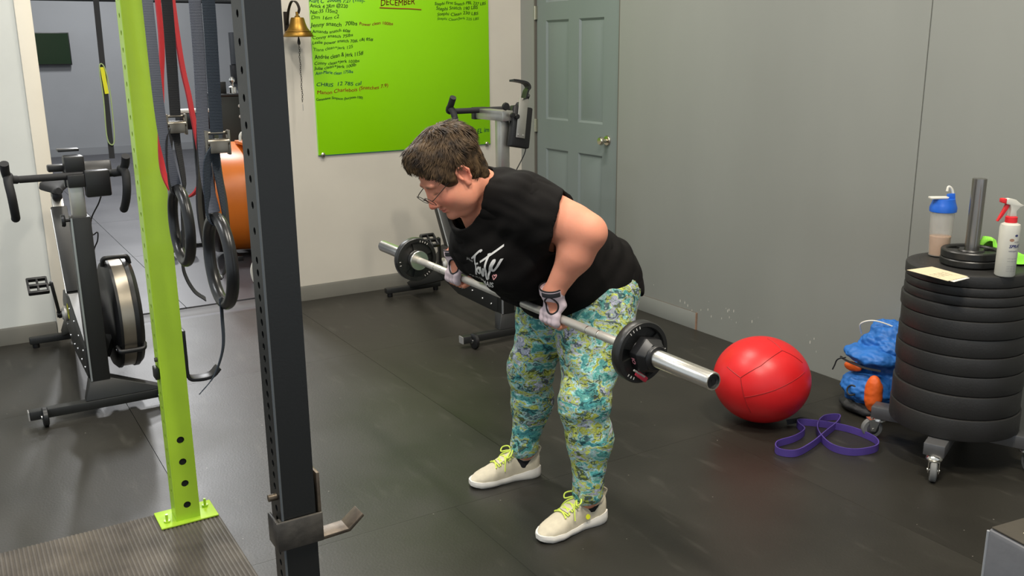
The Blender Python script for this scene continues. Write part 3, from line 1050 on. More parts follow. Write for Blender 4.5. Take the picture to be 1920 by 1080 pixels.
# ---- leggings
def swirl_material():
    m = bpy.data.materials.new('swirl_leggings'); m.use_nodes = True
    nt = m.node_tree; b = nt.nodes['Principled BSDF']
    b.inputs['Roughness'].default_value = 0.62
    b.inputs['Specular IOR Level'].default_value = 0.35
    tc = nt.nodes.new('ShaderNodeTexCoord')
    mp = nt.nodes.new('ShaderNodeMapping'); mp.inputs['Scale'].default_value = (1.0, 1.0, 1.5)
    nt.links.new(tc.outputs['Object'], mp.inputs['Vector'])
    # warp the coordinates so that stripes break up into combed swirls
    w1 = nt.nodes.new('ShaderNodeTexNoise'); w1.inputs['Scale'].default_value = 9.0; w1.inputs['Detail'].default_value = 3.0
    nt.links.new(mp.outputs[0], w1.inputs['Vector'])
    w2 = nt.nodes.new('ShaderNodeTexNoise'); w2.inputs['Scale'].default_value = 34.0; w2.inputs['Detail'].default_value = 2.0
    nt.links.new(mp.outputs[0], w2.inputs['Vector'])
    def vm(op, a, bb, sc=None):
        n = nt.nodes.new('ShaderNodeVectorMath'); n.operation = op
        nt.links.new(a, n.inputs[0])
        if sc is not None: n.inputs['Scale'].default_value = sc
        elif isinstance(bb, tuple): n.inputs[1].default_value = bb
        else: nt.links.new(bb, n.inputs[1])
        return n.outputs[0]
    d1 = vm('SCALE', vm('SUBTRACT', w1.outputs['Color'], (0.5, 0.5, 0.5)), None, 0.22)
    d2 = vm('SCALE', vm('SUBTRACT', w2.outputs['Color'], (0.5, 0.5, 0.5)), None, 0.055)
    p = vm('ADD', vm('ADD', mp.outputs[0], d1), d2)
    st = nt.nodes.new('ShaderNodeMapping'); st.inputs['Scale'].default_value = (1.2, 1.2, 2.0); st.inputs['Rotation'].default_value = (0.5, 0.35, 0)
    nt.links.new(p, st.inputs['Vector'])
    n3 = nt.nodes.new('ShaderNodeTexNoise'); n3.inputs['Scale'].default_value = 17.0; n3.inputs['Detail'].default_value = 3.5
    n3.inputs['Distortion'].default_value = 1.2
    nt.links.new(st.outputs[0], n3.inputs['Vector'])
    ramp = nt.nodes.new('ShaderNodeValToRGB'); ramp.color_ramp.interpolation = 'LINEAR'
    el = ramp.color_ramp.elements
    stops = [(0.30, '#3a7f84'), (0.40, '#5ba398'), (0.445, '#8dbfb2'), (0.48, '#a9c2c8'), (0.51, '#9db59f'), (0.535, '#a5b045'), (0.575, '#b9c05a'), (0.61, '#9fb0a6'), (0.66, '#a3a6b8'), (0.74, '#cccbd8')]
    el[0].position, el[0].color = stops[0][0], srgb(stops[0][1])
    el[1].position, el[1].color = stops[-1][0], srgb(stops[-1][1])
    for pos, c in stops[1:-1]:
        e = el.new(pos); e.color = srgb(c)
    nA = nt.nodes.new('ShaderNodeTexNoise'); nA.inputs['Scale'].default_value = 15.0; nA.inputs['Detail'].default_value = 2.0; nA.inputs['Distortion'].default_value = 0.8
    nt.links.new(p, nA.inputs['Vector'])
    nt.links.new(nA.outputs['Fac'], ramp.inputs['Fac'])
    # fine combed strokes, dark and pale
    vr = nt.nodes.new('ShaderNodeValToRGB')
    ve = vr.color_ramp.elements
    ve[0].position = 0.36; ve[0].color = (0.10, 0.14, 0.18, 1)
    ve[1].position = 0.66; ve[1].color = (1.5, 1.5, 1.6, 1)
    for pos, c_ in ((0.415, (0.16, 0.20, 0.24, 1)), (0.445, (1, 1, 1, 1)), (0.485, (0.95, 0.97, 1, 1)), (0.50, (0.32, 0.36, 0.40, 1)), (0.52, (1.0, 1.0, 1.0, 1)), (0.56, (1.15, 1.15, 1.15, 1)), (0.58, (0.35, 0.40, 0.42, 1)), (0.60, (1.2, 1.2, 1.2, 1))):
        e = ve.new(pos); e.color = c_
    nt.links.new(n3.outputs['Fac'], vr.inputs['Fac'])
    mx = nt.nodes.new('ShaderNodeMix'); mx.data_type = 'RGBA'; mx.blend_type = 'MULTIPLY'; mx.inputs['Factor'].default_value = 0.92
    nt.links.new(ramp.outputs['Color'], mx.inputs['A']); nt.links.new(vr.outputs['Color'], mx.inputs['B'])
    nt.links.new(mx.outputs['Result'], b.inputs['Base Color'])
    return m
M_swirl = swirl_material()

def build_leggings():
    F = Field((1.50, 2.18, 0.06), (2.20, 3.02, 0.95), 0.0042)
    torso(F, -0.010)
    legs(F, 0.0)
    F.plane((0, 0, 0.86), (0, 0, 1))
    for s in 'LR':
        A = ANK[s]
        F.plane((A[0], A[1], 0.096), (0.22, 0, -1), 0.0, (1.5, A[1] - 0.2, 0.0), (2.2, A[1] + 0.2, 0.2))
    v, q = F.net()
    me = np_mesh('leggings', v, q, M_swirl, (0, 0, 0), 1)
    nr = vnormals(me)
    co = np.empty(len(me.vertices) * 3, np.float32); me.vertices.foreach_get('co', co); co = co.reshape(-1, 3)
    disp = np.array([noise.noise((p[0] * 6, p[1] * 6, p[2] * 34)) * 0.0035 for p in co])
    co = co + nr * disp[:, None]
    me.vertices.foreach_set('co', (co - PL).astype(np.float32).ravel())
    me.update()
    return np_obj('leggings', me, person)
leggings = build_leggings()

# ---- gloves
M_glove = mat('lilac_glove_fabric', '#cbb9be', 0.8, var=0.08, vscale=40, bump=0.15, bscale=400)
M_black = mat('black_trim', '#141214', 0.65)
M_hook = mat('dark_velcro', '#26262a', 0.8)
for s in 'LR':
    y0, th, fs, thumb = fingers(s)
    W = np.array(WRI[s])
    F = Field((1.50, y0 - 0.11, 0.69), (1.68, y0 + 0.11, 0.90), 0.0024)
    hand(F, s, 0.0035, with_fingers=False)
    for pts, r in fs:
        p2 = np.array(pts[1]) * 0.7 + np.array(pts[2]) * 0.3
        F.cone(pts[0], pts[1], r[0] + 0.003, r[1] + 0.003, 0.006)
        F.cone(pts[1], p2, r[1] + 0.003, r[1] + 0.0028, 0.004)
    F.cone(W, W + (W - np.array((BAR_X, y0, BAR_Z))) * 0.22, 0.034, 0.034, 0.015)
    hole_c = np.array((BAR_X - 0.030, y0 - 0.020, BAR_Z + 0.046))
    hn = np.array((0.80, 0.56, -0.22)); hn /= np.linalg.norm(hn); h1 = np.cross(hn, (0, 0, 1.0)); h1 /= np.linalg.norm(h1); h2 = np.cross(h1, hn)
    F.ell(hole_c, (0.020, 0.022, 0.025), hn, h1, h2, 0.0, True)
    F.plane(W + (W - np.array((BAR_X, y0, BAR_Z))) * 0.20, W - np.array((BAR_X, y0, BAR_Z)))
    F.cone((BAR_X, y0 - 0.2, BAR_Z), (BAR_X, y0 + 0.2, BAR_Z), 0.0155, 0.0155, 0.0, sub=True)
    v, q = F.net()
    g = np_obj('glove', np_mesh('glove', v, q, M_glove, PL, 1), person)
    g['label'] = 'lilac half-finger training glove with black edging'
    # edging round the opening on the back of the hand, strap and its tab
    bv = BVHTree.FromPolygons([tuple(x) for x in v], [tuple(int(i) for i in f) for f in q])
    U1, U2 = Vector(h1), Vector(h2)
    nn = Vector(hn)
    pts = []
    for k in range(28):
        a = 2 * math.pi * k / 28
        o = Vector(hole_c) + U1 * math.cos(a) * 0.0232 + U2 * math.sin(a) * 0.0262 - nn * 0.05
        hit = bv.ray_cast(o, nn, 0.09)
        if hit[0] is not None:
            pts.append(hit[0])
    if len(pts) > 8:
        MB().tube(pts, 0.0030, 8, closed=True).build('edging', M_black, g)
    ax = (W - np.array((BAR_X, y0, BAR_Z))); ax /= np.linalg.norm(ax)
    up = W + ax * 0.012
    u, vv, w = frame_from(ax, (0, 1, 0))
    ring = [Vector(up) + u * math.cos(2 * math.pi * k / 32) * 0.0425 + vv * math.sin(2 * math.pi * k / 32) * 0.0365 for k in range(32)]
    MB().band(ring, 0.020, 0.004, wdir=ax, closed=True).build('wrist_strap', M_glove, g)
    MB().band(ring[8:17], 0.015, 0.008, wdir=ax).build('strap_tab', M_hook, g, bevel=0.001)
    top = [p + Vector(ax) * 0.0125 for p in ring]
    MB().tube(top, 0.0025, 6, closed=True).build('edging', M_black, g)

# ---- hair: close cap with several thousand short locks combed forward and down
M_hair = mat('brown_grey_hair', '#1b130d', 0.5, color2='#58452f', vscale=38, spec=0.2, detail=2)
def build_hair():
    F = Field(HEAD - 0.19, HEAD + 0.19, 0.0036)
    def E(c, r, k=0.02, sub=False): F.ell(hp(*c), np.array(r) * HS, HF, HL, HU, k=k, sub=sub)
    E((-0.008, 0, 0.052), (0.112, 0.087, 0.092), 0.0)
    E((0.030, -0.012, 0.112), (0.060, 0.066, 0.042), 0.03)
    E((0.060, -0.024, 0.100), (0.030, 0.048, 0.036), 0.03)
    E((-0.045, 0, 0.085), (0.080, 0.080, 0.072), 0.03)
    E((-0.055, 0, 0.000), (0.060, 0.072, 0.062), 0.03)
    E((-0.066, 0, -0.045), (0.034, 0.056, 0.036), 0.03)
    for s in (-1, 1):
        E((0.028, s * 0.066, 0.034), (0.022, 0.016, 0.040), 0.02)      # sideburn
    # face and ears stay free
    E((0.130, 0, 0.012), (0.078, 0.110, 0.094), 0.008, True)
    E((0.045, 0, -0.090), (0.090, 0.2, 0.085), 0.01, True)
    for s in (-1, 1):
        E((-0.006, s * 0.095, -0.006), (0.032, 0.032, 0.043), 0.006, True)
    v, q = F.net()
    me = np_mesh('hair', v, q, M_hair, (0, 0, 0), 1)
    nr = vnormals(me)
    co = np.empty(len(me.vertices) * 3, np.float32); me.vertices.foreach_get('co', co); co = co.reshape(-1, 3)
    rel = (co - HEAD) / HS
    f, l, u = rel @ HF, rel @ HL, rel @ HU
    disp = np.array([noise.noise((f[i] * 24, l[i] * 40, u[i] * 24)) * 0.006 + noise.noise((f[i] * 60, l[i] * 90, u[i] * 60)) * 0.0025 for i in range(len(co))])
    co = co + nr * disp[:, None]
    me.vertices.foreach_set('co', (co - PL).astype(np.float32).ravel()); me.update()
    hair = np_obj('hair', me, person)
    hair['label'] = 'short tousled brown-grey hair'
    # locks
    rng = np.random.default_rng(3)
    mb = MB()
    cnt = 0
    pick = rng.permutation(len(co))
    body_bv = BVHTree.FromPolygons([tuple(x) for x in co], [tuple(int(i) for i in t) for t in q])
    crown = Vector(hp(-0.055, 0.0, 0.13))
    HFv, HLv, HUv = Vector(HF), Vector(HL), Vector(HU)
    for i in pick:
        if cnt >= 9500: break
        p = Vector(co[i]); nrm = Vector(nr[i])
        if nrm.dot(p - Vector(hp(-0.01, 0, 0.03))) < 0: continue
        if f[i] > 0.02 and u[i] < 0.030: continue
        if f[i] > 0.03 and nrm.dot(HUv) < -0.15: continue
        # growth: away from the crown along the surface, bent by a slow swirl so that strands gather in waves
        g = (p - crown)
        g = g - nrm * g.dot(nrm)
        if g.length < 1e-4: continue
        g.normalize()
        side = nrm.cross(g)
        sw = noise.noise((f[i] * 16, l[i] * 16, u[i] * 16)) * 2.2
        g = (g + side * sw + HFv * (0.25 if u[i] > 0.03 else 0.0)).normalized()
        g = (g + Vector(rng.normal(0, 0.12, 3))).normalized()
        g = (g - nrm * g.dot(nrm)).normalized()
        ln = rng.uniform(0.030, 0.052) * (1.15 if u[i] > 0.06 else 0.8)
        if u[i] < -0.02: ln *= 0.5
        if f[i] > 0.040: ln *= 0.5
        if u[i] < 0.0 and f[i] > -0.050: continue
        if abs(f[i] + 0.006) < 0.045 and abs(l[i]) > 0.05 and u[i] < 0.06: ln *= 0.45
        lift = rng.uniform(0.04, 0.24) * (1.3 if u[i] > 0.08 else 0.7)
        wd = rng.uniform(0.0005, 0.0012)
        curl = 0.5 * noise.noise((f[i] * 26 + 4, l[i] * 26, u[i] * 26)) + rng.normal(0, 0.05)
        pts = []
        pos = p - nrm * 0.003
        d = (g + nrm * lift).normalized()
        sd_ = nrm.cross(g)
        for k in range(6):
            pts.append(pos.copy())
            pos = pos + d * ln / 5
            d = (d - nrm * 0.24 * lift + sd_ * curl - Vector((0, 0, 0.04))).normalized()
        mb.tube(pts, [wd, wd * 1.2, wd * 1.1, wd * 0.9, wd * 0.6, wd * 0.1], 4, cap=False, sx=1.9, hint=sd_)
        cnt += 1
    o = mb.build('locks', M_hair, hair, smooth=60, recalc=False)
    o['kind'] = 'stuff'
    o['label'] = 'loose locks of short brown-grey hair'
    return hair
build_hair()

# ---- glasses (thin metal frame)
M_wire = mat('dark_wire', '#4a4540', 0.3, 1.0)
M_lens = mat('lens_glass', '#ffffff', 0.02, trans=1.0, alpha=0.25)
gl = thing('glasses', tuple(hp(0.09, 0, 0.0)), None, None)
gl.location = Vector(gl.location) - Vector(PL); gl.parent = person
gl['label'] = 'thin metal spectacles low on her nose'
for s in (-1, 1):
    c = Vector(hp(0.118, s * 0.034, -0.004))
    lens = []
    for k in range(28):
        a = 2 * math.pi * k / 28
        x, y = math.cos(a), math.sin(a)
        lens.append(c + Vector(HL) * (0.027 * math.copysign(abs(x) ** 0.7, x)) + (Vector(HU) * 0.96 + Vector(HF) * 0.26) * (0.018 * math.copysign(abs(y) ** 0.75, y)))
    MB().tube(lens, 0.0011, 6, closed=True).build('rim', M_wire, gl)
    k = MB(); k.add(lens + [c], [(i, (i + 1) % 28, 28) for i in range(28)])
    k.build('lens', M_lens, gl)
    MB().tube(catmull([hp(0.118, s * 0.061, 0.002), hp(0.108, s * 0.072, 0.006), hp(0.06, s * 0.077, 0.014), hp(0.016, s * 0.0815, 0.022), hp(-0.014, s * 0.084, 0.030)], 5), 0.0014, 6).build('temple', M_wire, gl)
MB().tube(catmull([hp(0.120, -0.009, 0.0), hp(0.125, 0, 0.004), hp(0.120, 0.009, 0.0)], 5), 0.0011, 6).build('bridge', M_wire, gl)

# ---- shoes
M_knit = mat('cream_knit_upper', '#c9bfa8', 0.8, var=0.05, vscale=60, bump=0.2, bscale=600)
M_sole = mat('white_foam_sole', '#e2ddd4', 0.55, var=0.03, vscale=20)
M_lime = mat('lime_lace', '#cfe25a', 0.7)
M_sock = mat('black_sock', '#151518', 0.9)
def lerp(tab, x):
    for (a, b), (c, d) in zip(tab[:-1], tab[1:]):
        if x <= c:
            t = (x - a) / (c - a)
            t = t * t * (3 - 2 * t)
            return b + (d - b) * t
    return tab[-1][1]
LEN = 0.282
W_OUT = [(0, 0.018), (0.05, 0.030), (0.15, 0.036), (0.35, 0.034), (0.55, 0.042), (0.72, 0.050), (0.86, 0.044), (0.95, 0.030), (1.0, 0.010)]
H_TOP = [(0, 0.098), (0.04, 0.094), (0.12, 0.088), (0.25, 0.086), (0.36, 0.100), (0.48, 0.090), (0.62, 0.072), (0.78, 0.056), (0.90, 0.046), (1.0, 0.030)]
H_SOLE = [(0, 0.044), (0.15, 0.038), (0.35, 0.028), (0.55, 0.024), (0.8, 0.026), (1.0, 0.028)]
def build_shoe(cx, cy, ang, red):
    """toe towards -X (turned by ang); cx is the heel end"""
    ca, sa = math.cos(ang), math.sin(ang)
    def T(x, y, z):    # x from heel to toe
        bx, by = -x, y
        return Vector((cx + bx * ca - by * sa, cy + bx * sa + by * ca, z))
    def bend(t): return 0.008 * math.sin(t * math.pi) - 0.01 * max(0, t - 0.6)
    sole, upper = MB(), MB()
    NS, NR = 34, 20
    # sole
    rows = []
    for i in range(NS + 1):
        t = i / NS
        x = t * LEN
        w = lerp(W_OUT, t) + 0.003
        spring = 0.010 * max(0, (t - 0.78) / 0.22) ** 2 + 0.006 * max(0, (0.10 - t) / 0.10) ** 2
        hs = lerp(H_SOLE, t)
        r = [T(x, -w * 0.90 + bend(t), spring + 0.0005), T(x, -w * 1.06 + bend(t), spring + 0.010), T(x, -w * 1.04 + bend(t), hs * 0.75), T(x, -w * 0.97 + bend(t), hs),
             T(x, w * 0.97 + bend(t), hs), T(x, w * 1.04 + bend(t), hs * 0.75), T(x, w * 1.06 + bend(t), spring + 0.010), T(x, w * 0.90 + bend(t), spring + 0.0005)]
        rows.append(r)
    vs = [p for r in rows for p in r]
    fs = []
    for i in range(NS):
        for k in range(8):
            l = (k + 1) % 8
            fs.append((i * 8 + k, i * 8 + l, i * 8 + 8 + l, i * 8 + 8 + k))
    fs += [tuple(range(7, -1, -1)), tuple(range(NS * 8, NS * 8 + 8))]
    sole.add(vs, fs)
    rows = []
    for i in range(NS + 1):
        t = i / NS
        x = 0.004 + t * (LEN - 0.010)
        w = lerp(W_OUT, t)
        hs = lerp(H_SOLE, t) - 0.004
        ht = lerp(H_TOP, t)
        r = []
        for k in range(NR + 1):
            a = math.pi * k / NR
            c_, s_ = math.cos(a), math.sin(a)
            pw = 0.75 if t > 0.45 else 0.55
            yy = -w * math.copysign(abs(c_) ** pw, c_)
            zz = hs + (ht - hs) * (abs(s_) ** (0.85 if t > 0.45 else 0.62))
            if t < 0.40:      # ankle collar leans inwards
                yy *= 1 - 0.22 * (s_ ** 2)
            r.append(T(x, yy + bend(t), zz))
        rows.append(r)
    m = NR + 1
    vs = [p for r in rows for p in r]
    fs = []
    for i in range(NS):
        for k in range(NR):
            fs.append((i * m + k, i * m + k + 1, (i + 1) * m + k + 1, (i + 1) * m + k))
        fs.append((i * m + NR, i * m, (i + 1) * m, (i + 1) * m + NR))
    fs += [tuple(range(m - 1, -1, -1)), tuple(range(NS * m, NS * m + m))]
    upper.add(vs, fs)
    sh = thing('shoe', (cx - LEN / 2 * ca, cy, 0.0))
    sh.location = Vector(sh.location) - Vector(PL); sh.parent = person
    sole.build('sole', M_sole, sh, smooth=50)
    up = upper.build('upper', M_knit, sh, smooth=50)
    # padded collar, sock, heel tab
    colr = []
    for k in range(28):
        a = 2 * math.pi * k / 28
        x = 0.062 + math.cos(a) * 0.052
        t = x / LEN
        colr.append(T(x, math.sin(a) * 0.032 + bend(t), lerp(H_TOP, t) - 0.004 + 0.004 * abs(math.cos(a))))
    MB().tube(colr, 0.0055, 8, closed=True).build('collar', M_knit, sh)
    MB().tube([T(0.062, bend(0.22), 0.050), T(0.062, bend(0.22), 0.097), T(0.064, bend(0.22), 0.112)], [0.046, 0.045, 0.044], 20, sx=0.74, hint=(0, 1, 0)).build('sock', M_sock, sh)
    MB().band(catmull([T(0.010, 0, 0.075), T(0.004, 0, 0.095), T(-0.004, 0, 0.112), T(-0.002, 0, 0.118)], 4), 0.022, 0.004, wdir=(-sa, ca, 0)).build('heel_tab', M_knit, sh)
    # tongue and laces
    def surf(t, q):
        i = min(NS - 1, int(t * NS)); k = min(NR, max(0, int(round((q + 1) / 2 * NR))))
        a = Vector(rows[i][k]); b = Vector(rows[i + 1][k])
        return a + (b - a) * (t * NS - i)
    MB().band([surf(0.30, 0) + Vector((0, 0, 0.022)), surf(0.36, 0) + Vector((0, 0, 0.012)), surf(0.46, 0) + Vector((0, 0, 0.003)), surf(0.60, 0) + Vector((0, 0, 0.001))], 0.044, 0.006, wdir=(-sa, ca, 0)).build('tongue', M_knit, sh)
    for j, t in enumerate((0.40, 0.47, 0.54, 0.61)):
        for sgn in (-1, 1):
            pts = [surf(t + 0.035 * 0, -0.42 * sgn), surf(t + 0.012, -0.2 * sgn), surf(t + 0.025, 0.0), surf(t + 0.04, 0.2 * sgn), surf(t + 0.05, 0.42 * sgn)]
            MB().tube(catmull([p + Vector((0, 0, 0.005)) for p in pts], 4), 0.0028, 6).build('lace', M_lime, sh)
    kn = surf(0.385, 0) + Vector((0, 0, 0.012))
    tr = Vector((-sa, ca, 0)); fw = Vector((-ca, -sa, 0))
    for sgn in (-1, 1):
        loop = [kn, kn + tr * sgn * 0.022 + Vector((0, 0, 0.012)) + fw * 0.004, kn + tr * sgn * 0.044 + Vector((0, 0, 0.002)) + fw * 0.020, kn + tr * sgn * 0.034 + Vector((0, 0, -0.010)) + fw * 0.030, kn + tr * sgn * 0.012 + fw * 0.012, kn]
        MB().tube(catmull(loop, 6), 0.0027, 6).build('lace_bow', M_lime, sh)
        tail = [kn, kn + tr * sgn * 0.020 + fw * 0.028 + Vector((0, 0, -0.012)), kn + tr * sgn * 0.036 + fw * 0.040 + Vector((0, 0, -0.036)), kn + tr * sgn * 0.044 + fw * 0.044 + Vector((0, 0, -0.058))]
        MB().tube(catmull(tail, 5), 0.0023, 6).build('lace_end', M_lime, sh)
    MB().tube([kn - fw * 0.006, kn + fw * 0.008], 0.007, 8).build('lace_knot', M_lime, sh)
    return sh
s1 = build_shoe(1.797, 2.345, math.radians(2), True); s1['label'] = 'cream running shoe with lime laces, nearer to the camera'
s2 = build_shoe(1.800, 2.762, math.radians(-10), False); s2['label'] = 'cream running shoe with lime laces, farther from the camera'
# small yellow dot on the outer side of the near shoe
MB().lathe([(0, 0), (0.009, 0), (0.009, 0.0015), (0, 0.002)], (1.700, 2.345 - 0.0395, 0.052), (0, -1, 0.25), 16).build('side_dot', mat('yellow_dot', '#d8dc2c', 0.6), s1)

# ---- lettering on the shirt front, laid onto the cloth
def shirt_lettering():
    bv = BVHTree.FromPolygons([tuple(x) for x in shirt_co], [tuple(int(i) for i in t) for t in shirt_q])
    # middle of the print on the chest, its reading direction and its upright direction
    A = Vector((1.4279, 2.5062, 0.8929))
    XS = Vector((0.0073, -0.0553, 0.0046))
    YS = Vector((-0.0188, -0.0276, 0.0450))
    N = XS.cross(YS).normalized()
    if N.x > 0: N = -N
    def lay(vs, fs, ox, oy, sx, sy, rot, name, m):
        mb = MB()
        ca, sa = math.cos(rot), math.sin(rot)
        # subdivide long faces so that the letters follow the folds
        bm = bmesh.new()
        bvv = [bm.verts.new((x * sx, y * sy, 0)) for x, y in vs]
        for f_ in fs:
            try: bm.faces.new([bvv[i] for i in f_])
            except ValueError: pass
        bmesh.ops.triangulate(bm, faces=bm.faces)
        bmesh.ops.subdivide_edges(bm, edges=[e for e in bm.edges if e.calc_length() > 0.30], cuts=2, use_grid_fill=False)
        bmesh.ops.triangulate(bm, faces=bm.faces)
        pts, ok = [], []
        for v_ in bm.verts:
            x, y = v_.co.x, v_.co.y
            x, y = ox + x * ca - y * sa, oy + x * sa + y * ca
            o = A + XS * x + YS * y + N * 0.08
            hit = bv.ray_cast(o, -N, 0.20)
            ok.append(hit[0] is not None)
            pts.append((hit[0] + N * 0.0014) if hit[0] is not None else o)
        bm.verts.index_update()
        fcs = [tuple(v_.index for v_ in f_.verts) for f_ in bm.faces]
        fcs = [f_ for f_ in fcs if all(ok[i] for i in f_)]
        bm.free()
        mb.add(pts, fcs)
        return mb.build(name, m, shirt, recalc=False, smooth=0)
    # script word, drawn as pen strokes
    def stroke(pts, w):
        P = catmull([(x, y, 0) for x, y in pts], 6)
        vs, fs = [], []
        for i, p in enumerate(P):
            a = P[max(i - 1, 0)]; b = P[min(i + 1, len(P) - 1)]
            t = (b - a).normalized(); n_ = Vector((-t.y, t.x, 0))
            ww = w * (0.8 + 0.35 * abs(t.y))
            vs += [(p.x + n_.x * ww / 2, p.y + n_.y * ww / 2), (p.x - n_.x * ww / 2, p.y - n_.y * ww / 2)]
            if i: fs.append((2 * i - 2, 2 * i - 1, 2 * i + 1, 2 * i))
        return vs, fs
    F_ = [[(-1.35, 0.72), (-1.0, 1.05), (-0.55, 1.45), (-0.42, 1.35)], [(-0.92, 1.1), (-0.98, 0.4), (-0.80, -0.2), (-0.9, -0.85)], [(-0.9, 0.25), (-0.55, 0.42)],
          [(-0.42, 0.15), (-0.62, -0.2), (-0.42, -0.55), (-0.22, -0.2), (-0.42, 0.15)], [(-0.22, 0.2), (-0.12, -0.2), (0.02, -0.75), (0.12, -0.1), (0.15, 0.1)],
          [(-0.35, 0.55), (0.35, 0.98), (1.05, 1.38)], [(0.22, 1.1), (0.30, 0.2), (0.42, -0.9), (0.62, -0.95)], [(0.60, -0.95), (0.72, -0.1), (0.86, 0.62), (1.0, 0.55), (0.86, 0.1), (0.98, -0.25), (1.28, 0.1), (1.45, 0.62)]]
    for st in F_:
        vs, fs = stroke(st, 0.17)
        lay(vs, fs, -0.12, 0.42, 0.84, 0.84, 0.0, 'lettering', M_print)
    vs, fs = text_polys('JAMAIS', 1.0, bold=0.02)
    lay(vs, fs, -0.75, -0.92, 0.52, 0.60, math.radians(-5), 'lettering', M_print)
    vs, fs = text_polys('QUE', 1.0)
    lay(vs, fs, -1.80, -0.76, 0.46, 0.52, math.radians(-8), 'lettering', M_print)
    vs, fs = text_polys('plus', 1.0, shear=0.3)
    lay(vs, fs, -1.95, 0.80, 0.44, 0.52, math.radians(-14), 'lettering', M_print)
    heart = [(0, -0.9), (-0.55, -0.25), (-0.85, 0.25), (-0.7, 0.65), (-0.35, 0.72), (0, 0.35), (0.35, 0.72), (0.7, 0.65), (0.85, 0.25), (0.55, -0.25), (0, -0.9)]
    vs, fs = stroke(heart, 0.34)
    lay(vs, fs, 0.86, -0.22, 0.17, 0.20, 0, 'heart_print', mat('pink_print', '#e9a7a6', 0.7))
shirt_lettering()
# ================================================================== EQUIPMENT
M_chrome = mat('chrome', '#e2dfd6', 0.27, 1.0, var=0.04, vscale=20)
M_steel = mat('knurled_steel', '#d2cec6', 0.45, 0.7, var=0.05, vscale=40, bump=0.05, bscale=900)
M_iron = mat('black_iron', '#1a1a19', 0.38, 0.0, var=0.12, vscale=20, bump=0.06, bscale=90, spec=0.55)
M_blackpaint = mat('black_powder_coat', '#1b1c1b', 0.45, var=0.08, vscale=5, bump=0.04, bscale=250)
M_plastic = mat('black_plastic', '#161617', 0.4)
M_softblack = mat('black_foam_grip', '#1c1c1d', 0.75)
M_alu = mat('brushed_aluminium', '#b9b7b0', 0.35, 0.9, var=0.05, vscale=20)
M_screw = mat('zinc_screw', '#d0d0d0', 0.25, 1.0)
M_whiteplastic = mat('white_plastic', '#d9d6cc', 0.45)

# ---- barbell
bar = thing('barbell', (BAR_X, 2.66, BAR_Z), 'long steel barbell held at her waist in both gloved hands', 'barbell')
B = lambda y: (BAR_X, y, BAR_Z)
MB().tube([B(1.97), B(3.33)], 0.0138, 20).build('shaft', M_steel, bar)
for y in (2.12, 2.175, 3.13, 3.185):
    MB().lathe([(0.0139, -0.003), (0.0143, -0.002), (0.0143, 0.002), (0.0139, 0.003)], B(y), (0, 1, 0), 20).build('knurl_ring', M_chrome, bar)
for (y0, y1, sg) in ((1.638, 1.975, -1), (3.690, 3.330, 1)):
    ax = (0, sg, 0)
    L_ = abs(y1 - y0)
    m = MB()
    m.lathe([(0.0139, 0), (0.0385, 0.0), (0.040, 0.002), (0.040, 0.016), (0.038, 0.020), (0.030, 0.022), (0.025, 0.026), (0.025, L_ - 0.002), (0.0235, L_), (0.0205, L_), (0.0205, L_ - 0.006), (0, L_ - 0.006)], B(y1), ax, 32)
    sl = m.build('sleeve', M_chrome, bar)
    e = MB()
    e.lathe([(0, L_ - 0.0058), (0.0195, L_ - 0.0058), (0.0195, L_ - 0.004), (0.012, L_ - 0.0035), (0.012, L_ - 0.0045), (0.004, L_ - 0.0045), (0.004, L_ - 0.003), (0, L_ - 0.003)], B(y1), ax, 28)
    e.build('end_cap', M_plastic, sl)

def grip_plate(mb, O, ax, r, t, n=48):
    """iron grip plate: rim, dished web with three long hand slots, hub"""
    u, v, w = frame_from(ax)
    O = Vector(O)
    # ring sections as lathe pieces
    mb.lathe([(r * 0.80, 0.004), (r * 0.82, 0.0), (r * 0.97, 0.0), (r, 0.004), (r, t - 0.004), (r * 0.97, t), (r * 0.84, t), (r * 0.80, t - 0.005), (r * 0.80, 0.004)], O, ax, n)
    mb.lathe([(0.0262, 0.003), (r * 0.40, 0.003), (r * 0.44, 0.006), (r * 0.44, t - 0.006), (r * 0.40, t - 0.001), (0.0262, t - 0.001), (0.0262, 0.003)], O, ax, n)
    # thin web closing the back of the hand slots, then three spokes
    mb.lathe([(r * 0.43, t * 0.42), (r * 0.82, t * 0.42), (r * 0.82, t * 0.54), (r * 0.43, t * 0.54), (r * 0.43, t * 0.42)], O, ax, n)
    for k in range(3):
        a0 = 2 * math.pi * k / 3 + 0.5
        pts_lo, pts_hi = [], []
        st = 7
        vs, fs = [], []
        for i in range(st):
            a = a0 + (i / (st - 1) - 0.5) * 1.5
            for rr in (r * 0.42, r * 0.81):
                d = u * math.cos(a) + v * math.sin(a)
                vs += [O + d * rr + w * 0.007, O + d * rr + w * (t - 0.007)]
        for i in range(st - 1):
            b = i * 4
            fs += [(b, b + 2, b + 6, b + 4), (b + 1, b + 5, b + 7, b + 3)]
        fs += [(0, 1, 3, 2), ((st - 1) * 4, (st - 1) * 4 + 2, (st - 1) * 4 + 3, (st - 1) * 4 + 1)]
        mb.add(vs, fs)
    return mb

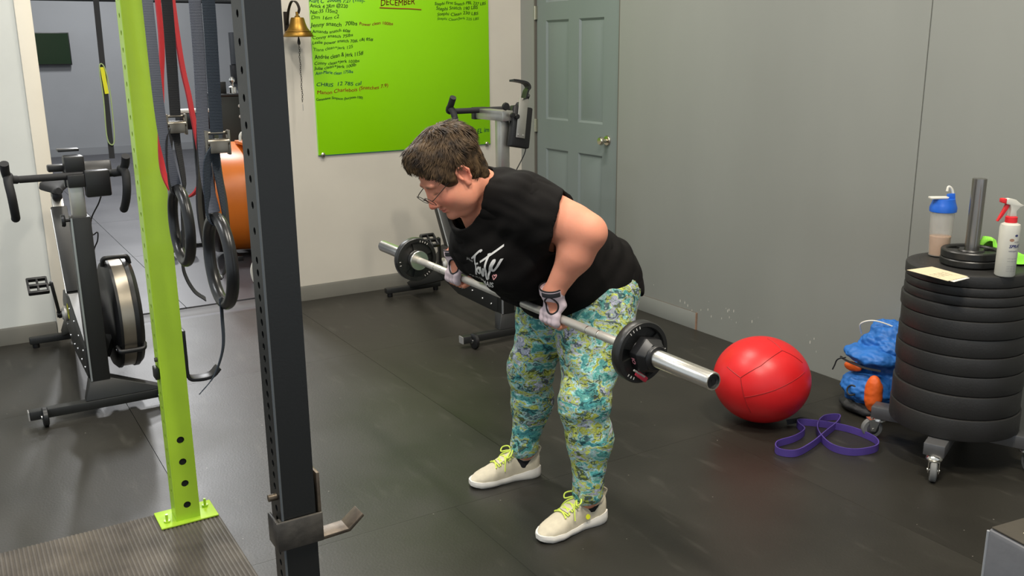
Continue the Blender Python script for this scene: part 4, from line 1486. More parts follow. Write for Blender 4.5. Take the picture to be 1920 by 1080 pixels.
M_mark = mat('raised_marks', '#cfcdc6', 0.5)
def bar_plate(y, sg, label):
    pl = thing('weight_plate', B(y), label, 'weight plate', 'grip plates on the barbell')
    grip_plate(MB(), B(y), (0, sg, 0), 0.089, 0.034).build('disc', M_iron, pl, smooth=35)
    mk = MB()
    u, v, w = frame_from((0, sg, 0))
    for a in (0.2, 0.35, 0.5, 0.65, 2.4, 2.55, 2.7, 4.5, 4.7):
        d = u * math.cos(a) + v * math.sin(a)
        for (off, sgn2) in ((0.0344, 1), (-0.0004, -1)):
            mk.obox(Vector(B(y)) + d * 0.0765 + w * off, d, w.cross(d), w, 0.007, 0.0022, 0.0012)
    mk.build('raised_marks', M_mark, pl)
    return pl
bar_plate(1.950, -1, 'small black iron grip plate on the near end of the barbell')
bar_plate(3.352, 1, 'small black iron grip plate on the far end of the barbell')

# ---- collar clamp at the near plate
cl = thing('barbell_collar', B(1.90), 'black hexagonal barbell collar with red lever beside the near plate', 'collar')
m = MB()
hexp = []
u, v, w = frame_from((0, -1, 0))
def hexlathe(mb, prof, O, n, rot):
    vs, fs = [], []
    for (r, h) in prof:
        for k in range(n):
            a = 2 * math.pi * k / n + rot
            vs.append(Vector(O) + w * h + (u * math.cos(a) + v * math.sin(a)) * r)
    for i in range(len(prof) - 1):
        for k in range(n):
            l = (k + 1) % n
            fs.append((i * n + k, i * n + l, (i + 1) * n + l, (i + 1) * n + k))
    mb.add(vs, fs)
hexlathe(m, [(0.0256, 0.0), (0.052, 0.0), (0.054, 0.004), (0.054, 0.030), (0.046, 0.040), (0.040, 0.052), (0.0256, 0.052), (0.0256, 0.0)], B(1.9155), 6, 0.3)
m.build('body', M_plastic, cl, bevel=0.003, smooth=30)
m = MB(); m.lathe([(0.0257, 0.045), (0.034, 0.045), (0.036, 0.05), (0.036, 0.056), (0.033, 0.060), (0.0257, 0.060), (0.0257, 0.045)], B(1.9155), (0, -1, 0), 28)
m.build('collar_ring', M_plastic, cl)
a = 2.75
d = u * math.cos(a) + v * math.sin(a); tg = w.cross(d)
MB().bar(Vector(B(1.9155)) + w * 0.012 + d * 0.058 - tg * 0.012, Vector(B(1.9155)) + w * 0.012 + d * 0.070 + tg * 0.03, 0.012, 0.016, w).build('lever', mat('red_lever', '#c23446', 0.45), cl, bevel=0.003)
MB().tube([Vector(B(1.9155)) + w * 0.018 + d * 0.052 - tg * 0.03, Vector(B(1.9155)) + w * 0.018 + d * 0.062 + tg * 0.015], 0.003, 8).build('lever_pin', M_steel, cl)
# printed mark on the collar face turned to the viewer
fa = 0.3 + math.pi * 2 * 4 / 6 + math.pi / 6 - math.pi / 3
best = None
for k in range(6):
    aa = 0.3 + 2 * math.pi * (k + 0.5) / 6
    dd = u * math.cos(aa) + v * math.sin(aa)
    sc = dd.dot(Vector((-0.85, -0.3, -0.05)))
    if best is None or sc > best[0]: best = (sc, dd)
dd = best[1]
vs, fs = text_polys('OI', 1.0, bold=0.03)
tt = w.cross(dd)
MB().add([Vector(B(1.9155)) + dd * 0.0472 + w * (0.007 + y * 0.019) + tt * (0.008 - x * 0.019) for x, y in vs], fs).build('printed_mark', mat('pink_mark', '#d98a94', 0.5), cl, recalc=False, smooth=0)

# ---- uprights of the rig
M_lime2 = mat('lime_powder_coat', '#a9cf32', 0.38, var=0.07, vscale=6, bump=0.03, bscale=120, coat=0.15)
M_hole = mat('hole_shade', '#0a0a0a', 0.9)
def upright(name, x0, x1, y0, y1, top, m, side_holes, side_r, front_holes, front_r, label):
    t = thing(name, ((x0 + x1) / 2, (y0 + y1) / 2, 0.0), label, 'upright')
    mb = MB()
    z0 = 0.0226
    # front (-Y) and left (-X) faces carry real holes, the others are plain
    mb.perforated((x0, y1, z0), (0, -1, 0), (0, 0, 1), y1 - y0, top - z0, [h - z0 for h in side_holes], side_r, 0.004)
    mb.perforated((x0, y0, z0), (1, 0, 0), (0, 0, 1), x1 - x0, top - z0, [h - z0 for h in front_holes], front_r, 0.004) if front_holes else mb.add([(x0, y0, z0), (x1, y0, z0), (x1, y0, top), (x0, y0, top)], [(0, 1, 2, 3)])
    mb.add([(x1, y0, z0), (x1, y1, z0), (x1, y1, top), (x1, y0, top)], [(0, 1, 2, 3)])
    mb.add([(x1, y1, z0), (x0, y1, z0), (x0, y1, top), (x1, y1, top)], [(0, 1, 2, 3)])
    mb.add([(x0, y0, top), (x1, y0, top), (x1, y1, top), (x0, y1, top)], [(0, 1, 2, 3)])
    post = mb.build('post', m, t, recalc=False, smooth=30)
    # black box standing for the shade inside the post, seen through the holes
    MB().boxp((x0 + 0.0042, y0 + 0.0042, z0 + 0.002), (x1 - 0.0042, y1 - 0.0042, top - 0.002)).build('shade_core', M_hole, t)
    # rounded corner edges
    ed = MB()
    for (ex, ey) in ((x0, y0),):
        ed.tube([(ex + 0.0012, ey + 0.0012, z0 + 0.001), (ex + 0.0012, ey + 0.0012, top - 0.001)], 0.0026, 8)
    ed.build('rounded_edge', m if name == 'green_upright' else mat('edge_highlight_grey', '#565a5c', 0.45), t)  # on the black post the edge highlight is put in as lighter grey
    return t
gh = [0.12 + 0.0508 * k for k in range(56)]
gfront = [0.075, 0.155, 0.235, 0.315]
UPG = upright('green_upright', 0.523, 0.603, 3.082, 3.162, 2.55, M_lime2, gh, 0.008, gfront, 0.0125, 'lime green steel upright bolted down on the ribbed mat')
base = MB().boxp((0.468, 3.058, 0.0165), (0.660, 3.190, 0.0225)).build('base_plate', M_lime2, UPG, bevel=0.002)
for (bx, by) in ((0.494, 3.095), (0.634, 3.145)):
    b_ = MB()
    b_.tube([(bx, by, 0.0225), (bx, by, 0.052)], 0.0045, 10)
    b_.lathe([(0, 0), (0.011, 0), (0.011, 0.007), (0, 0.007)], (bx, by, 0.0226), (0, 0, 1), 6)
    b_.build('anchor_bolt', M_lime2, UPG)
bh = [0.12 + 0.0254 * k for k in range(43)] + [1.245 + 0.0508 * k for k in range(25)]
UPB = upright('black_upright', 0.5025, 0.5745, 1.745, 1.817, 2.55, mat('dark_grey_powder_coat', '#161716', 0.42, var=0.08, vscale=5, bump=0.03, bscale=200), bh, 0.0075, [], 0.0, 'charcoal steel upright with numbered holes standing in the foreground')
UPB['label'] = 'black steel upright with a row of holes, nearest the camera'
MB().boxp((0.44, 1.72, 0.0165), (0.64, 1.842, 0.0225)).build('base_plate', M_blackpaint, UPB, bevel=0.002)
for (z, yy) in ((0.98, 0.0), (0.62, 0.0), (1.36, 0.0)):
    pass
beam = thing('rig_crossbeam', (0.55, 2.45, 2.55), 'black steel crossbeam joining the tops of both uprights', 'beam')
MB().boxp((0.512, 1.745, 2.552), (0.588, 3.162, 2.626)).build('beam_tube', M_blackpaint, beam, bevel=0.003)
MB().boxp((0.502, 1.745, 2.627), (0.6, 1.85, 2.633)).build('end_bracket', M_blackpaint, beam)

# ---- j hooks on the uprights
M_worn = mat('worn_black_steel', '#2c2a28', 0.45, 0.3, color2='#5d5850', vscale=14, bump=0.1, bscale=60, detail=6)
M_wornbrass = mat('worn_plated_steel', '#6f6353', 0.4, 0.6, color2='#4a4138', vscale=18, bump=0.08, bscale=60)
jh = thing('j_hook', (0.54, 1.74, 0.56), 'worn steel bar hook clamped round the black upright', 'hook')
m = MB()
m.boxp((0.487, 1.736, 0.574), (0.587, 1.7435, 0.640))       # across the front
m.boxp((0.487, 1.7437, 0.574), (0.4945, 1.800, 0.640))       # left cheek
m.boxp((0.4945, 1.7437, 0.574), (0.5015, 1.760, 0.640))
m.build('clamp', M_worn, jh, bevel=0.003)
m = MB().boxp((0.5800, 1.7445, 0.574), (0.5875, 1.790, 0.728)); m.build('back_plate', M_wornbrass, jh, bevel=0.002)
m = MB()
m.prism([(0, 0), (0.060, 0.002), (0.094, 0.030), (0.090, 0.036), (0.056, 0.010), (0.0, 0.008)], (0.5878, 1.742, 0.572), (1, 0, 0), (0, 0, 1), (0, 1, 0), 0.045)
m.build('arm', M_wornbrass, jh, bevel=0.0015)
MB().tube([(0.484, 1.772, 0.684), (0.502, 1.772, 0.684)], 0.0075, 12).build('pin', M_wornbrass, jh)
gj = thing('j_hook', (0.62, 3.12, 0.5), 'black padded bar hook on the green upright', 'hook')
m = MB()
path = catmull([(0.6095, 3.115, 0.690), (0.6095, 3.115, 0.60), (0.612, 3.115, 0.528), (0.640, 3.115, 0.512), (0.690, 3.115, 0.514), (0.718, 3.115, 0.538)], 5)
m.band(path, 0.05, 0.012, wdir=(0, 1, 0)); m.build('arm', M_plastic, gj, bevel=0.002)
MB().boxp((0.508, 3.095, 0.535), (0.5225, 3.14, 0.575)).build('pin_head', M_plastic, gj, bevel=0.003)
MB().lathe([(0, 0), (0.008, 0), (0.008, 0.008), (0, 0.009)], (0.522, 3.115, 0.60), (-1, 0, 0), 12).build('bolt', M_worn, gj)

# ---- gymnastic rings on straps
M_ring = mat('black_ring_plastic', '#1e1e1e', 0.32, var=0.15, vscale=25, bump=0.04, bscale=80)
def webbing(name, c, c2):
    m = mat(name, c, 0.8)
    nt = m.node_tree; b = nt.nodes['Principled BSDF']
    tc = nt.nodes.new('ShaderNodeTexCoord')
    wv = nt.nodes.new('ShaderNodeTexWave'); wv.bands_direction = 'Z'; wv.inputs['Scale'].default_value = 95.0; wv.inputs['Distortion'].default_value = 0.6
    nt.links.new(tc.outputs['Object'], wv.inputs['Vector'])
    r = nt.nodes.new('ShaderNodeValToRGB')
    r.color_ramp.elements[0].color = srgb(c); r.color_ramp.elements[1].color = srgb(c2)
    nt.links.new(wv.outputs['Fac'], r.inputs['Fac']); nt.links.new(r.outputs['Color'], b.inputs['Base Color'])
    bp = nt.nodes.new('ShaderNodeBump'); bp.inputs['Strength'].default_value = 0.4; bp.inputs['Distance'].default_value = 0.002
    nt.links.new(wv.outputs['Fac'], bp.inputs['Height']); nt.links.new(bp.outputs[0], b.inputs['Normal'])
    return m
M_webblack = webbing('black_webbing', '#1d1e20', '#2c2d30')
M_webnavy = webbing('navy_webbing', '#1d2630', '#2f3a46')
M_webgrey = webbing('grey_webbing', '#4a4e5a', '#61656f')
M_buckle = mat('steel_buckle', '#8c8578', 0.35, 0.9)

def ring_set(x, y, ztop, zbot, zb, sx, m_up, m_tail, label, tail_pts, grey_pts, tail_top):
    R = (ztop - zbot) / 2 - 0.014
    bxo = x + tail_top
    cz = (ztop + zbot) / 2
    t = thing('gymnastic_ring', (x, y, zbot), label, 'gym ring', 'gymnastic rings')
    MB().torus((x, y, cz), R, 0.0142, (1, 0, 0.0), 56, 16).build('ring', m_up[2], t)
    st = MB()
    st.band([(bxo, y, zb + 0.02), (bxo + 0.006, y, zb + 0.25), (bxo + sx, y, 2.5)], 0.028, 0.0026, wdir=(1, 0, 0))
    st.build('strap', m_up[0], t)
    lp = MB()
    for sg in (-1, 1):
        q = catmull([(bxo, y + sg * 0.003, zb), (x + sg * 0.012, y + sg * 0.010, zb - 0.04), (x + sg * 0.017, y, ztop + 0.02), (x + sg * 0.016, y, ztop - 0.014), (x, y, ztop - 0.031)], 5)
        lp.band(q, 0.026, 0.0026, wdirs=[(0.9 - 0.45 * min(1, i / 14), 0.44 + 0.4 * min(1, i / 14), 0) for i in range(len(q))])
    lp.build('strap_loop', m_up[1], t)
    bk = MB()
    for sg in (-1, 1):
        bk.boxp((bxo + sg * 0.024 - 0.003, y - 0.010, zb - 0.025), (bxo + sg * 0.024 + 0.003, y + 0.006, zb + 0.030))
    bk.tube([(bxo - 0.024, y - 0.006, zb + 0.004), (bxo + 0.024, y - 0.006, zb + 0.004)], 0.008, 12)
    bk.tube([(bxo - 0.026, y + 0.002, zb + 0.024), (bxo + 0.026, y + 0.002, zb + 0.024)], 0.004, 8)
    bk.boxp((bxo - 0.020, y - 0.014, zb - 0.020), (bxo + 0.020, y - 0.008, zb + 0.004))
    bk.build('buckle', M_buckle, t, bevel=0.001)
    if grey_pts:
        MB().band(catmull(grey_pts, 6), 0.027, 0.0024, wdir=(1, 0.1, 0)).build('strap_end', m_tail, t)
    MB().band(catmull(tail_pts, 6), 0.020, 0.0024, wdir=(0.5, 0.86, 0)).build('strap_tail', m_up[1], t)
    return t
ring_set(0.540, 2.62, 1.238, 1.010, 1.395, 0.015, (M_webblack, M_webblack, M_ring), M_webgrey, 'smaller-looking black gymnastic ring on a black strap, behind the other ring',
         [(0.556, 2.66, 1.20), (0.552, 2.68, 1.06), (0.548, 2.69, 0.985), (0.572, 2.70, 0.92), (0.606, 2.71, 0.885)],
         [(0.500, 2.58, 2.50), (0.503, 2.58, 1.72), (0.510, 2.60, 1.42), (0.524, 2.61, 1.30), (0.536, 2.62, 1.236)], 0.012)
ring_set(0.522, 2.15, 1.229, 1.000, 1.383, 0.015, (M_webnavy, M_webnavy, M_ring), M_webgrey, 'nearer black gymnastic ring on a navy webbing strap beside the black upright',
         [(0.512, 2.14, 1.03), (0.512, 2.14, 0.985), (0.508, 2.14, 0.91), (0.482, 2.14, 0.845), (0.444, 2.14, 0.805)],
         [(0.518, 2.18, 2.50), (0.524, 2.18, 1.70), (0.516, 2.18, 1.40), (0.512, 2.165, 1.30), (0.518, 2.15, 1.228)], 0.017)
# bands looped over the crossbeam
M_redband = mat('red_latex', '#c8343a', 0.55, var=0.06, vscale=20)
q = catmull([(0.540, 2.76, 2.45), (0.565, 2.76, 1.72), (0.552, 2.76, 1.50), (0.532, 2.76, 1.30), (0.546, 2.76, 1.215), (0.580, 2.76, 1.180), (0.622, 2.76, 1.200), (0.640, 2.76, 1.27), (0.625, 2.76, 1.45), (0.606, 2.76, 1.66), (0.580, 2.76, 2.45)], 8)
tag(MB().band(q + [Vector((0.56, 2.76, 2.549))], 0.020, 0.0045, wdir=(0.75, 0.66, 0), closed=True).build('resistance_band', M_redband, None, loc=(0.58, 2.76, 1.18)), 'red resistance band hanging as a long loop between the rings', 'exercise band')
M_blackband = mat('black_latex', '#2a2624', 0.45, var=0.2, vscale=12)
q = catmull([(0.585, 2.40, 2.45), (0.588, 2.40, 1.80), (0.556, 2.40, 1.35), (0.542, 2.40, 1.20), (0.555, 2.40, 1.07), (0.582, 2.40, 1.02), (0.604, 2.40, 1.08), (0.607, 2.40, 1.20), (0.598, 2.40, 1.35), (0.604, 2.40, 1.80), (0.600, 2.40, 2.45)], 8)
tag(MB().band(q + [Vector((0.592, 2.40, 2.549))], 0.045, 0.0045, wdir=(0.45, 0.9, 0), closed=True).build('resistance_band', M_blackband, None, loc=(0.58, 2.40, 1.02)), 'wide black resistance band looped behind the nearer ring', 'exercise band')

# ---- stationary bikes
M_fly = mat('perforated_steel_band', '#a39a8c', 0.35, 0.85, var=0.08, vscale=10)
M_bikegrey = mat('bike_cover_grey', '#8e8d8b', 0.4)
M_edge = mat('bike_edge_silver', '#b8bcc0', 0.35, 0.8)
M_yellowlogo = mat('yellow_logo', '#d9d820', 0.5)
def build_bike(loc, hb, st, label, phone, hy):
    t = thing('stationary_bike', (0, 0, 0), label, 'exercise bike', 'exercise bikes along the back wall')
    # front foot with transport wheels
    f = MB().boxp((-0.305, -0.024, 0.030), (0.305, 0.024, 0.072)).build('front_foot', M_blackpaint, t, bevel=0.006)
    for s in (-1, 1):
        MB().boxp((s * 0.305, -0.022, 0.032), (s * 0.310, 0.022, 0.070)).build('foot_cap', M_bikegrey, f)
        MB().lathe([(0, -0.012), (0.036, -0.012), (0.043, -0.008), (0.043, 0.008), (0.036, 0.012), (0, 0.012)], (s * 0.245, -0.034, 0.043), (1, 0, 0), 26).build('transport_wheel', M_plastic, t)
        MB().lathe([(0, 0), (0.010, 0), (0.010, 0.004), (0, 0.005)], (s * 0.245 - 0.0125, -0.034, 0.043), (-1, 0, 0), 14).build('wheel_hub', M_screw, t)
    r = MB().boxp((-0.20, 1.225, 0.025), (0.20, 1.270, 0.062)).build('rear_foot', M_blackpaint, t, bevel=0.006)
    for s in (-1, 1):
        MB().lathe([(0.016, 0), (0.018, 0.004), (0.018, 0.025)], (s * 0.17, 1.248, 0.0), (0, 0, 1), 14).build('level_foot', M_plastic, t)
    # bracket that ties foot, post and flywheel together
    g = MB()
    g.add([(-0.075, -0.020, 0.073), (0.275, -0.020, 0.073), (0.275, 0.030, 0.073), (-0.075, 0.030, 0.073), (-0.045, 0.008, 0.155), (0.045, 0.008, 0.155), (0.045, 0.085, 0.155), (-0.045, 0.085, 0.155)],
          [(0, 3, 2, 1), (4, 5, 6, 7), (0, 1, 5, 4), (1, 2, 6, 5), (2, 3, 7, 6), (3, 0, 4, 7)])
    g.build('foot_bracket', M_blackpaint, t, bevel=0.002)
    # front post and telescoping stem
    MB().boxp((-0.040, 0.005, 0.150), (0.040, 0.095, 0.900)).build('front_post', M_blackpaint, t, bevel=0.004)
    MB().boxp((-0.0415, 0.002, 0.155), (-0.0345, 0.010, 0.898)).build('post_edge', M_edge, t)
    MB().boxp((-0.028, 0.022, 0.880), (0.028, 0.080, hb - 0.02)).build('handlebar_stem', M_alu, t, bevel=0.003)
    kb = MB()
    kb.lathe([(0, 0), (0.026, 0), (0.029, 0.006), (0.026, 0.016), (0, 0.018)], (-0.058, 0.050, 0.885), (-1, 0, 0), 9)
    kb.tube([(-0.058, 0.050, 0.885), (-0.036, 0.050, 0.885)], 0.008, 10)
    kb.build('stem_knob', M_plastic, t)
    # head block and handlebar
    hz = hb
    hx = 0.0 if phone else -0.024
    MB().boxp((-0.034, -0.010, hz - 0.045), (0.034, 0.080 + hy, hz + 0.010)).build('stem_head', M_alu if phone else M_plastic, t, bevel=0.004)
    MB().boxp((-0.040, 0.0805 + hy - 0.02, hz - 0.050), (0.040, 0.100 + hy, hz + 0.016)).build('stem_cap', M_plastic, t, bevel=0.003)
    hbm = MB()
    hbm.tube([(-0.215, 0.03 + hy, hz + 0.002), (0.195, 0.03 + hy, hz + 0.002)], 0.0155, 14)
    h_ = hbm.build('handlebar', M_softblack, t)
    for s, xx in ((-1, -0.228 + hx), (1, 0.208 + hx)):
        p = catmull([(xx - s * 0.03, 0.03 + hy, hz + 0.002), (xx, 0.008 + hy, hz + 0.010), (xx + s * 0.012, -0.04 + hy, hz + 0.042), (xx + s * 0.014, -0.072 + hy, hz + 0.082)], 6)
        MB().tube(p, 0.0175, 14).build('bar_horn', M_softblack, t)
        p = catmull([(xx, 0.006 + hy, hz + 0.022), (xx + s * 0.008, -0.052 + hy, hz + 0.010), (xx + s * 0.004, -0.074 + hy, hz - 0.05), (xx, -0.05 + hy, hz - 0.105), (xx - s * 0.004, hy, hz - 0.150), (xx - s * 0.004, 0.02 + hy, hz - 0.158)], 6)
        MB().tube(p, 0.0175, 14).build('drop_grip', M_softblack, t)
    # monitor, arm, cradle and cable
    if phone:
        c = Vector((0.072, -0.035, hz - 0.03))
        up = Vector((0.18, 0.10, 0.97)).normalized(); u, v, w = frame_from(up, (1, 0, 0))
        MB().obox(c, u, v, w, 0.055, 0.006, 0.21).build('monitor_arm', M_alu, t, bevel=0.001)
        MB().obox(c + v * 0.032 + u * 0.012 - w * 0.045, u, v, w, 0.12, 0.045, 0.22).build('monitor', M_plastic, t, bevel=0.010)
        cr = MB()
        cr.band(catmull([c + w * 0.10, c + w * 0.145 + u * 0.01, c + w * 0.165 + u * 0.02, c + w * 0.185 + u * 0.0, c + w * 0.188 - u * 0.05, c + w * 0.186 - u * 0.085], 5), 0.05, 0.010, wdir=v)
        cr.build('phone_cradle', M_plastic, t)
        for s in (-1, 1):
            MB().lathe([(0, 0), (0.005, 0), (0.004, 0.004), (0, 0.004)], c - w * 0.09 + u * s * 0.016 - v * 0.003, -v, 10).build('screw', M_screw, t)
        kb = MB()
        for (dx, dz) in ((-0.012, 0.035), (0.03, -0.012), (0.058, -0.020)):
            kb.lathe([(0, 0), (0.020, 0), (0.022, 0.006), (0.019, 0.016), (0, 0.018)] if dz > 0 else [(0, 0), (0.013, 0), (0.013, 0.014), (0, 0.016)], (dx - 0.02, -0.034, hz + dz), (0, -1, 0), 10)
        kb.build('clamp_knob', M_plastic, t)
        MB().tube(catmull([c + v * 0.03 - w * 0.09, c + v * 0.03 + u * 0.06 - w * 0.15, c + v * 0.03 + u * 0.02 - w * 0.26, c + v * 0.02 - u * 0.04 - w * 0.36], 6), 0.0032, 6).build('cable', M_plastic, t)
    else:
        u = Vector((0.97, 0.1, 0)); w = Vector((0.05, 0.5, 0.86)).normalized(); v = w.cross(u)
        MB().obox((0.062, 0.12, hz + 0.018), u, v, w, 0.20, 0.045, 0.06).build('monitor_arm', M_plastic, t, bevel=0.008)
        MB().obox((0.085, 0.02, hz - 0.035), u, (0, 1, 0), (0, 0, 1), 0.105, 0.05, 0.115).build('monitor', M_plastic, t, bevel=0.008)
        MB().boxp((-0.035, 0.03, hz + 0.012), (0.045, 0.11, hz + 0.085)).build('cradle_block', M_plastic, t, bevel=0.008)
        MB().boxp((-0.095, 0.10, hz + 0.015), (-0.01, 0.15, hz + 0.045)).build('cradle_arm', M_plastic, t, bevel=0.006)
        MB().obox((-0.005, 0.13, hz + 0.105), (1, 0, 0), (0, 1, 0), (0, 0, 1), 0.085, 0.06, 0.012).build('phone_cradle', M_plastic, t, bevel=0.003)
        MB().tube(catmull([(0.10, 0.05, hz - 0.09), (0.085, 0.06, hz - 0.13), (0.05, 0.08, hz - 0.20), (0.048, 0.09, hz - 0.27), (0.070, 0.09, hz - 0.262), (0.066, 0.09, hz - 0.30), (0.045, 0.1, hz - 0.36), (0.046, 0.1, hz - 0.5)], 6), 0.0032, 6).build('cable', M_plastic, t)
    # main beam with side plates and screws
    poly = [(0.06, 0.150), (0.06, 0.300), (0.50, 0.430), (0.72, 0.430), (0.80, 0.360), (0.80, 0.240), (0.52, 0.160)]
    MB().prism(poly, (-0.045, 0, 0), (0, 1, 0), (0, 0, 1), (1, 0, 0), 0.090).build('main_beam', M_blackpaint, t, bevel=0.004)
    cov = MB()
    cov.prism([(0.10, 0.316), (0.10, 0.322), (0.50, 0.440), (0.56, 0.440), (0.56, 0.434), (0.50, 0.434)], (-0.040, 0, 0), (0, 1, 0), (0, 0, 1), (1, 0, 0), 0.080)
    cov.build('beam_cover', M_bikegrey, t)
    for (yy, zz) in ((0.12, 0.19), (0.12, 0.27), (0.22, 0.20), (0.24, 0.31), (0.34, 0.22), (0.36, 0.35), (0.46, 0.21), (0.50, 0.38), (0.60, 0.22), (0.68, 0.26)):
        MB().lathe([(0, 0), (0.007, 0), (0.006, 0.004), (0, 0.005)], (-0.0452, yy, zz), (-1, 0, 0), 10).build('screw', M_screw, t)
    vs, fs = text_polys('O', 1.0, bold=0.06)
    MB().add([(-0.0462, 0.62 - x * 0.09, 0.315 + y * 0.10) for x, y in vs], fs).build('logo', M_yellowlogo, t, recalc=False, smooth=0)
    MB().prism([(0.74, 0.20), (0.80, 0.30), (1.27, 0.075), (1.23, 0.05), (1.19, 0.06)], (-0.035, 0, 0), (0, 1, 0), (0, 0, 1), (1, 0, 0), 0.070).build('rear_leg', M_blackpaint, t, bevel=0.003)
    # seat tube, post, saddle
    a = Vector((0, 0.66, 0.42)); d = Vector((0, 0.50, 0.86)).normalized()
    top = a + d * 0.46
    MB().bar(a, top, 0.075, 0.062, (1, 0, 0)).build('seat_tube', M_blackpaint, t, bevel=0.003)
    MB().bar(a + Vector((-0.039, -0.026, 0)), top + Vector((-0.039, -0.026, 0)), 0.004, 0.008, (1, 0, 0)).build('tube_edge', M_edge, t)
    sp = a + d * (0.46 + st)
    MB().bar(top - d * 0.1, sp, 0.052, 0.042, (1, 0, 0)).build('seat_post', M_alu, t, bevel=0.002)
    MB().obox(sp + Vector((0, -0.01, 0.012)), (1, 0, 0), (0, 1, 0), (0, 0, 1), 0.045, 0.09, 0.03).build('saddle_clamp', M_plastic, t, bevel=0.004)
    sd = MB()
    n1, n2 = 16, 16
    rowsS = []
    for i in range(n1 + 1):
        tt = i / n1
        yy = -0.15 + tt * 0.27
        ww = 0.022 + 0.060 * (max(0, tt - 0.35) / 0.65) ** 1.4
        if tt > 0.9: ww *= 1 - (tt - 0.9) * 2.5
        if tt < 0.06: ww *= 0.6
        rr = []
        for k in range(n2):
            an = 2 * math.pi * k / n2
            rr.append(sp + Vector((math.cos(an) * ww, yy, 0.045 + math.sin(an) * 0.017 + 0.012 * (tt - 0.4) ** 2 * 4 - (0.018 * abs(math.cos(an)) if math.sin(an) < 0.3 else 0.0) * tt)))
        rowsS.append(rr)
    vs = [p for r_ in rowsS for p in r_]
    fs = []
    for i in range(n1):
        for k in range(n2):
            l = (k + 1) % n2
            fs.append((i * n2 + k, i * n2 + l, (i + 1) * n2 + l, (i + 1) * n2 + k))
    fs += [tuple(range(n2 - 1, -1, -1)), tuple(range(n1 * n2, n1 * n2 + n2))]
    sd.add(vs, fs)
    sd.build('saddle', M_softblack, t, smooth=60)
    # cranks and pedals
    bb = Vector((0, 0.68, 0.315))
    MB().lathe([(0, 0), (0.040, 0), (0.040, 0.010), (0.026, 0.022), (0, 0.022)], bb + Vector((-0.046, 0, 0)), (-1, 0, 0), 24).build('crank_hub', M_steel, t)
    for s in (-1, 1):
        e = bb + Vector((s * 0.098, -s * -0.03 * -1 if s > 0 else -0.03, 0.165 * (1 if s < 0 else -1)))
        s0 = bb + Vector((s * 0.078, 0, 0))
        MB().bar(s0 + (s0 - e).normalized() * 0.018, e + (e - s0).normalized() * 0.012, 0.016, 0.026, (1, 0, 0)).build('crank_arm', M_plastic, t, bevel=0.004)
        MB().tube([bb + Vector((s * 0.045, 0, 0)), bb + Vector((s * 0.090, 0, 0))], 0.016, 14).build('crank_axle', M_plastic, t)
        pd = MB()
        c = e + Vector((s * 0.062, 0, 0))
        pd.tube([e, e + Vector((s * 0.105, 0, 0))], 0.008, 10)
        tilt = Matrix.Rotation(math.radians(35), 3, 'X')
        for yy in (-0.045, 0.0, 0.045):
            pd.obox(c + tilt @ Vector((0, yy, 0)), (1, 0, 0), tilt @ Vector((0, 1, 0)), tilt @ Vector((0, 0, 1)), 0.088, 0.013, 0.022)
        for xx in (-0.042, 0.042, 0.0):
            pd.obox(c + Vector((xx, 0, 0)), (1, 0, 0), tilt @ Vector((0, 1, 0)), tilt @ Vector((0, 0, 1)), 0.010, 0.10, 0.020)
        pd.build('pedal', M_plastic, t, bevel=0.002)
    # flywheel cage beside the post
    fc = Vector((0.148, 0.275, 0.385)); fr = 0.262
    fw = MB(); fw.lathe([(0, -0.062), (fr - 0.065, -0.062), (fr - 0.02, -0.058), (fr, -0.040), (fr, -0.028), (fr - 0.012, -0.026)], fc, (1, 0, 0), 56)
    fw.build('flywheel_cover', M_plastic, t)
    fw = MB(); fw.lathe([(fr - 0.012, 0.026), (fr, 0.028), (fr, 0.046), (fr - 0.02, 0.066), (fr - 0.065, 0.072), (0, 0.072)], fc, (1, 0, 0), 56)
    fw.build('flywheel_cover', M_plastic, t)
    fw = MB(); fw.lathe([(fr - 0.012, -0.030), (fr - 0.006, -0.030), (fr - 0.006, 0.030), (fr - 0.012, 0.030)], fc, (1, 0, 0), 56)
    fw.build('flywheel_band', M_fly, t)
    for an in (math.radians(100), math.radians(205)):
        q = []
        for k in range(2):
            pass
        rad = Vector((0, math.cos(an), math.sin(an)))
        p0 = fc + rad * (fr + 0.004)
        hd = MB().tube(catmull([p0 + Vector((-0.058, 0, 0)) - rad * 0.02, p0 + Vector((-0.052, 0, 0)) + rad * 0.012, p0 + Vector((-0.03, 0, 0)) + rad * 0.018, p0 + Vector((0.03, 0, 0)) + rad * 0.018, p0 + Vector((0.052, 0, 0)) + rad * 0.012, p0 + Vector((0.060, 0, 0)) - rad * 0.02], 4), 0.011, 10)
        hd.build('cage_bridge', M_plastic, t)
        MB().lathe([(0, 0), (0.006, 0), (0.005, 0.004), (0, 0.005)], p0 + Vector((-0.062, 0, 0)), (-1, 0, 0), 10).build('screw', M_screw, t)
    MB().bar((0.04, 0.16, 0.22), (0.085, 0.20, 0.30), 0.03, 0.05).build('flywheel_mount', M_blackpaint, t)
    t.location = loc
    return t
build_bike((0.485, 4.365, 0.0), 1.075, 0.06, 'black exercise bike with drop handlebars beside the green upright', False, 0.0)
build_bike((2.60, 4.29, 0.0), 1.262, -0.03, 'black exercise bike with silver phone arm behind the bent-over woman', True, 0.22)

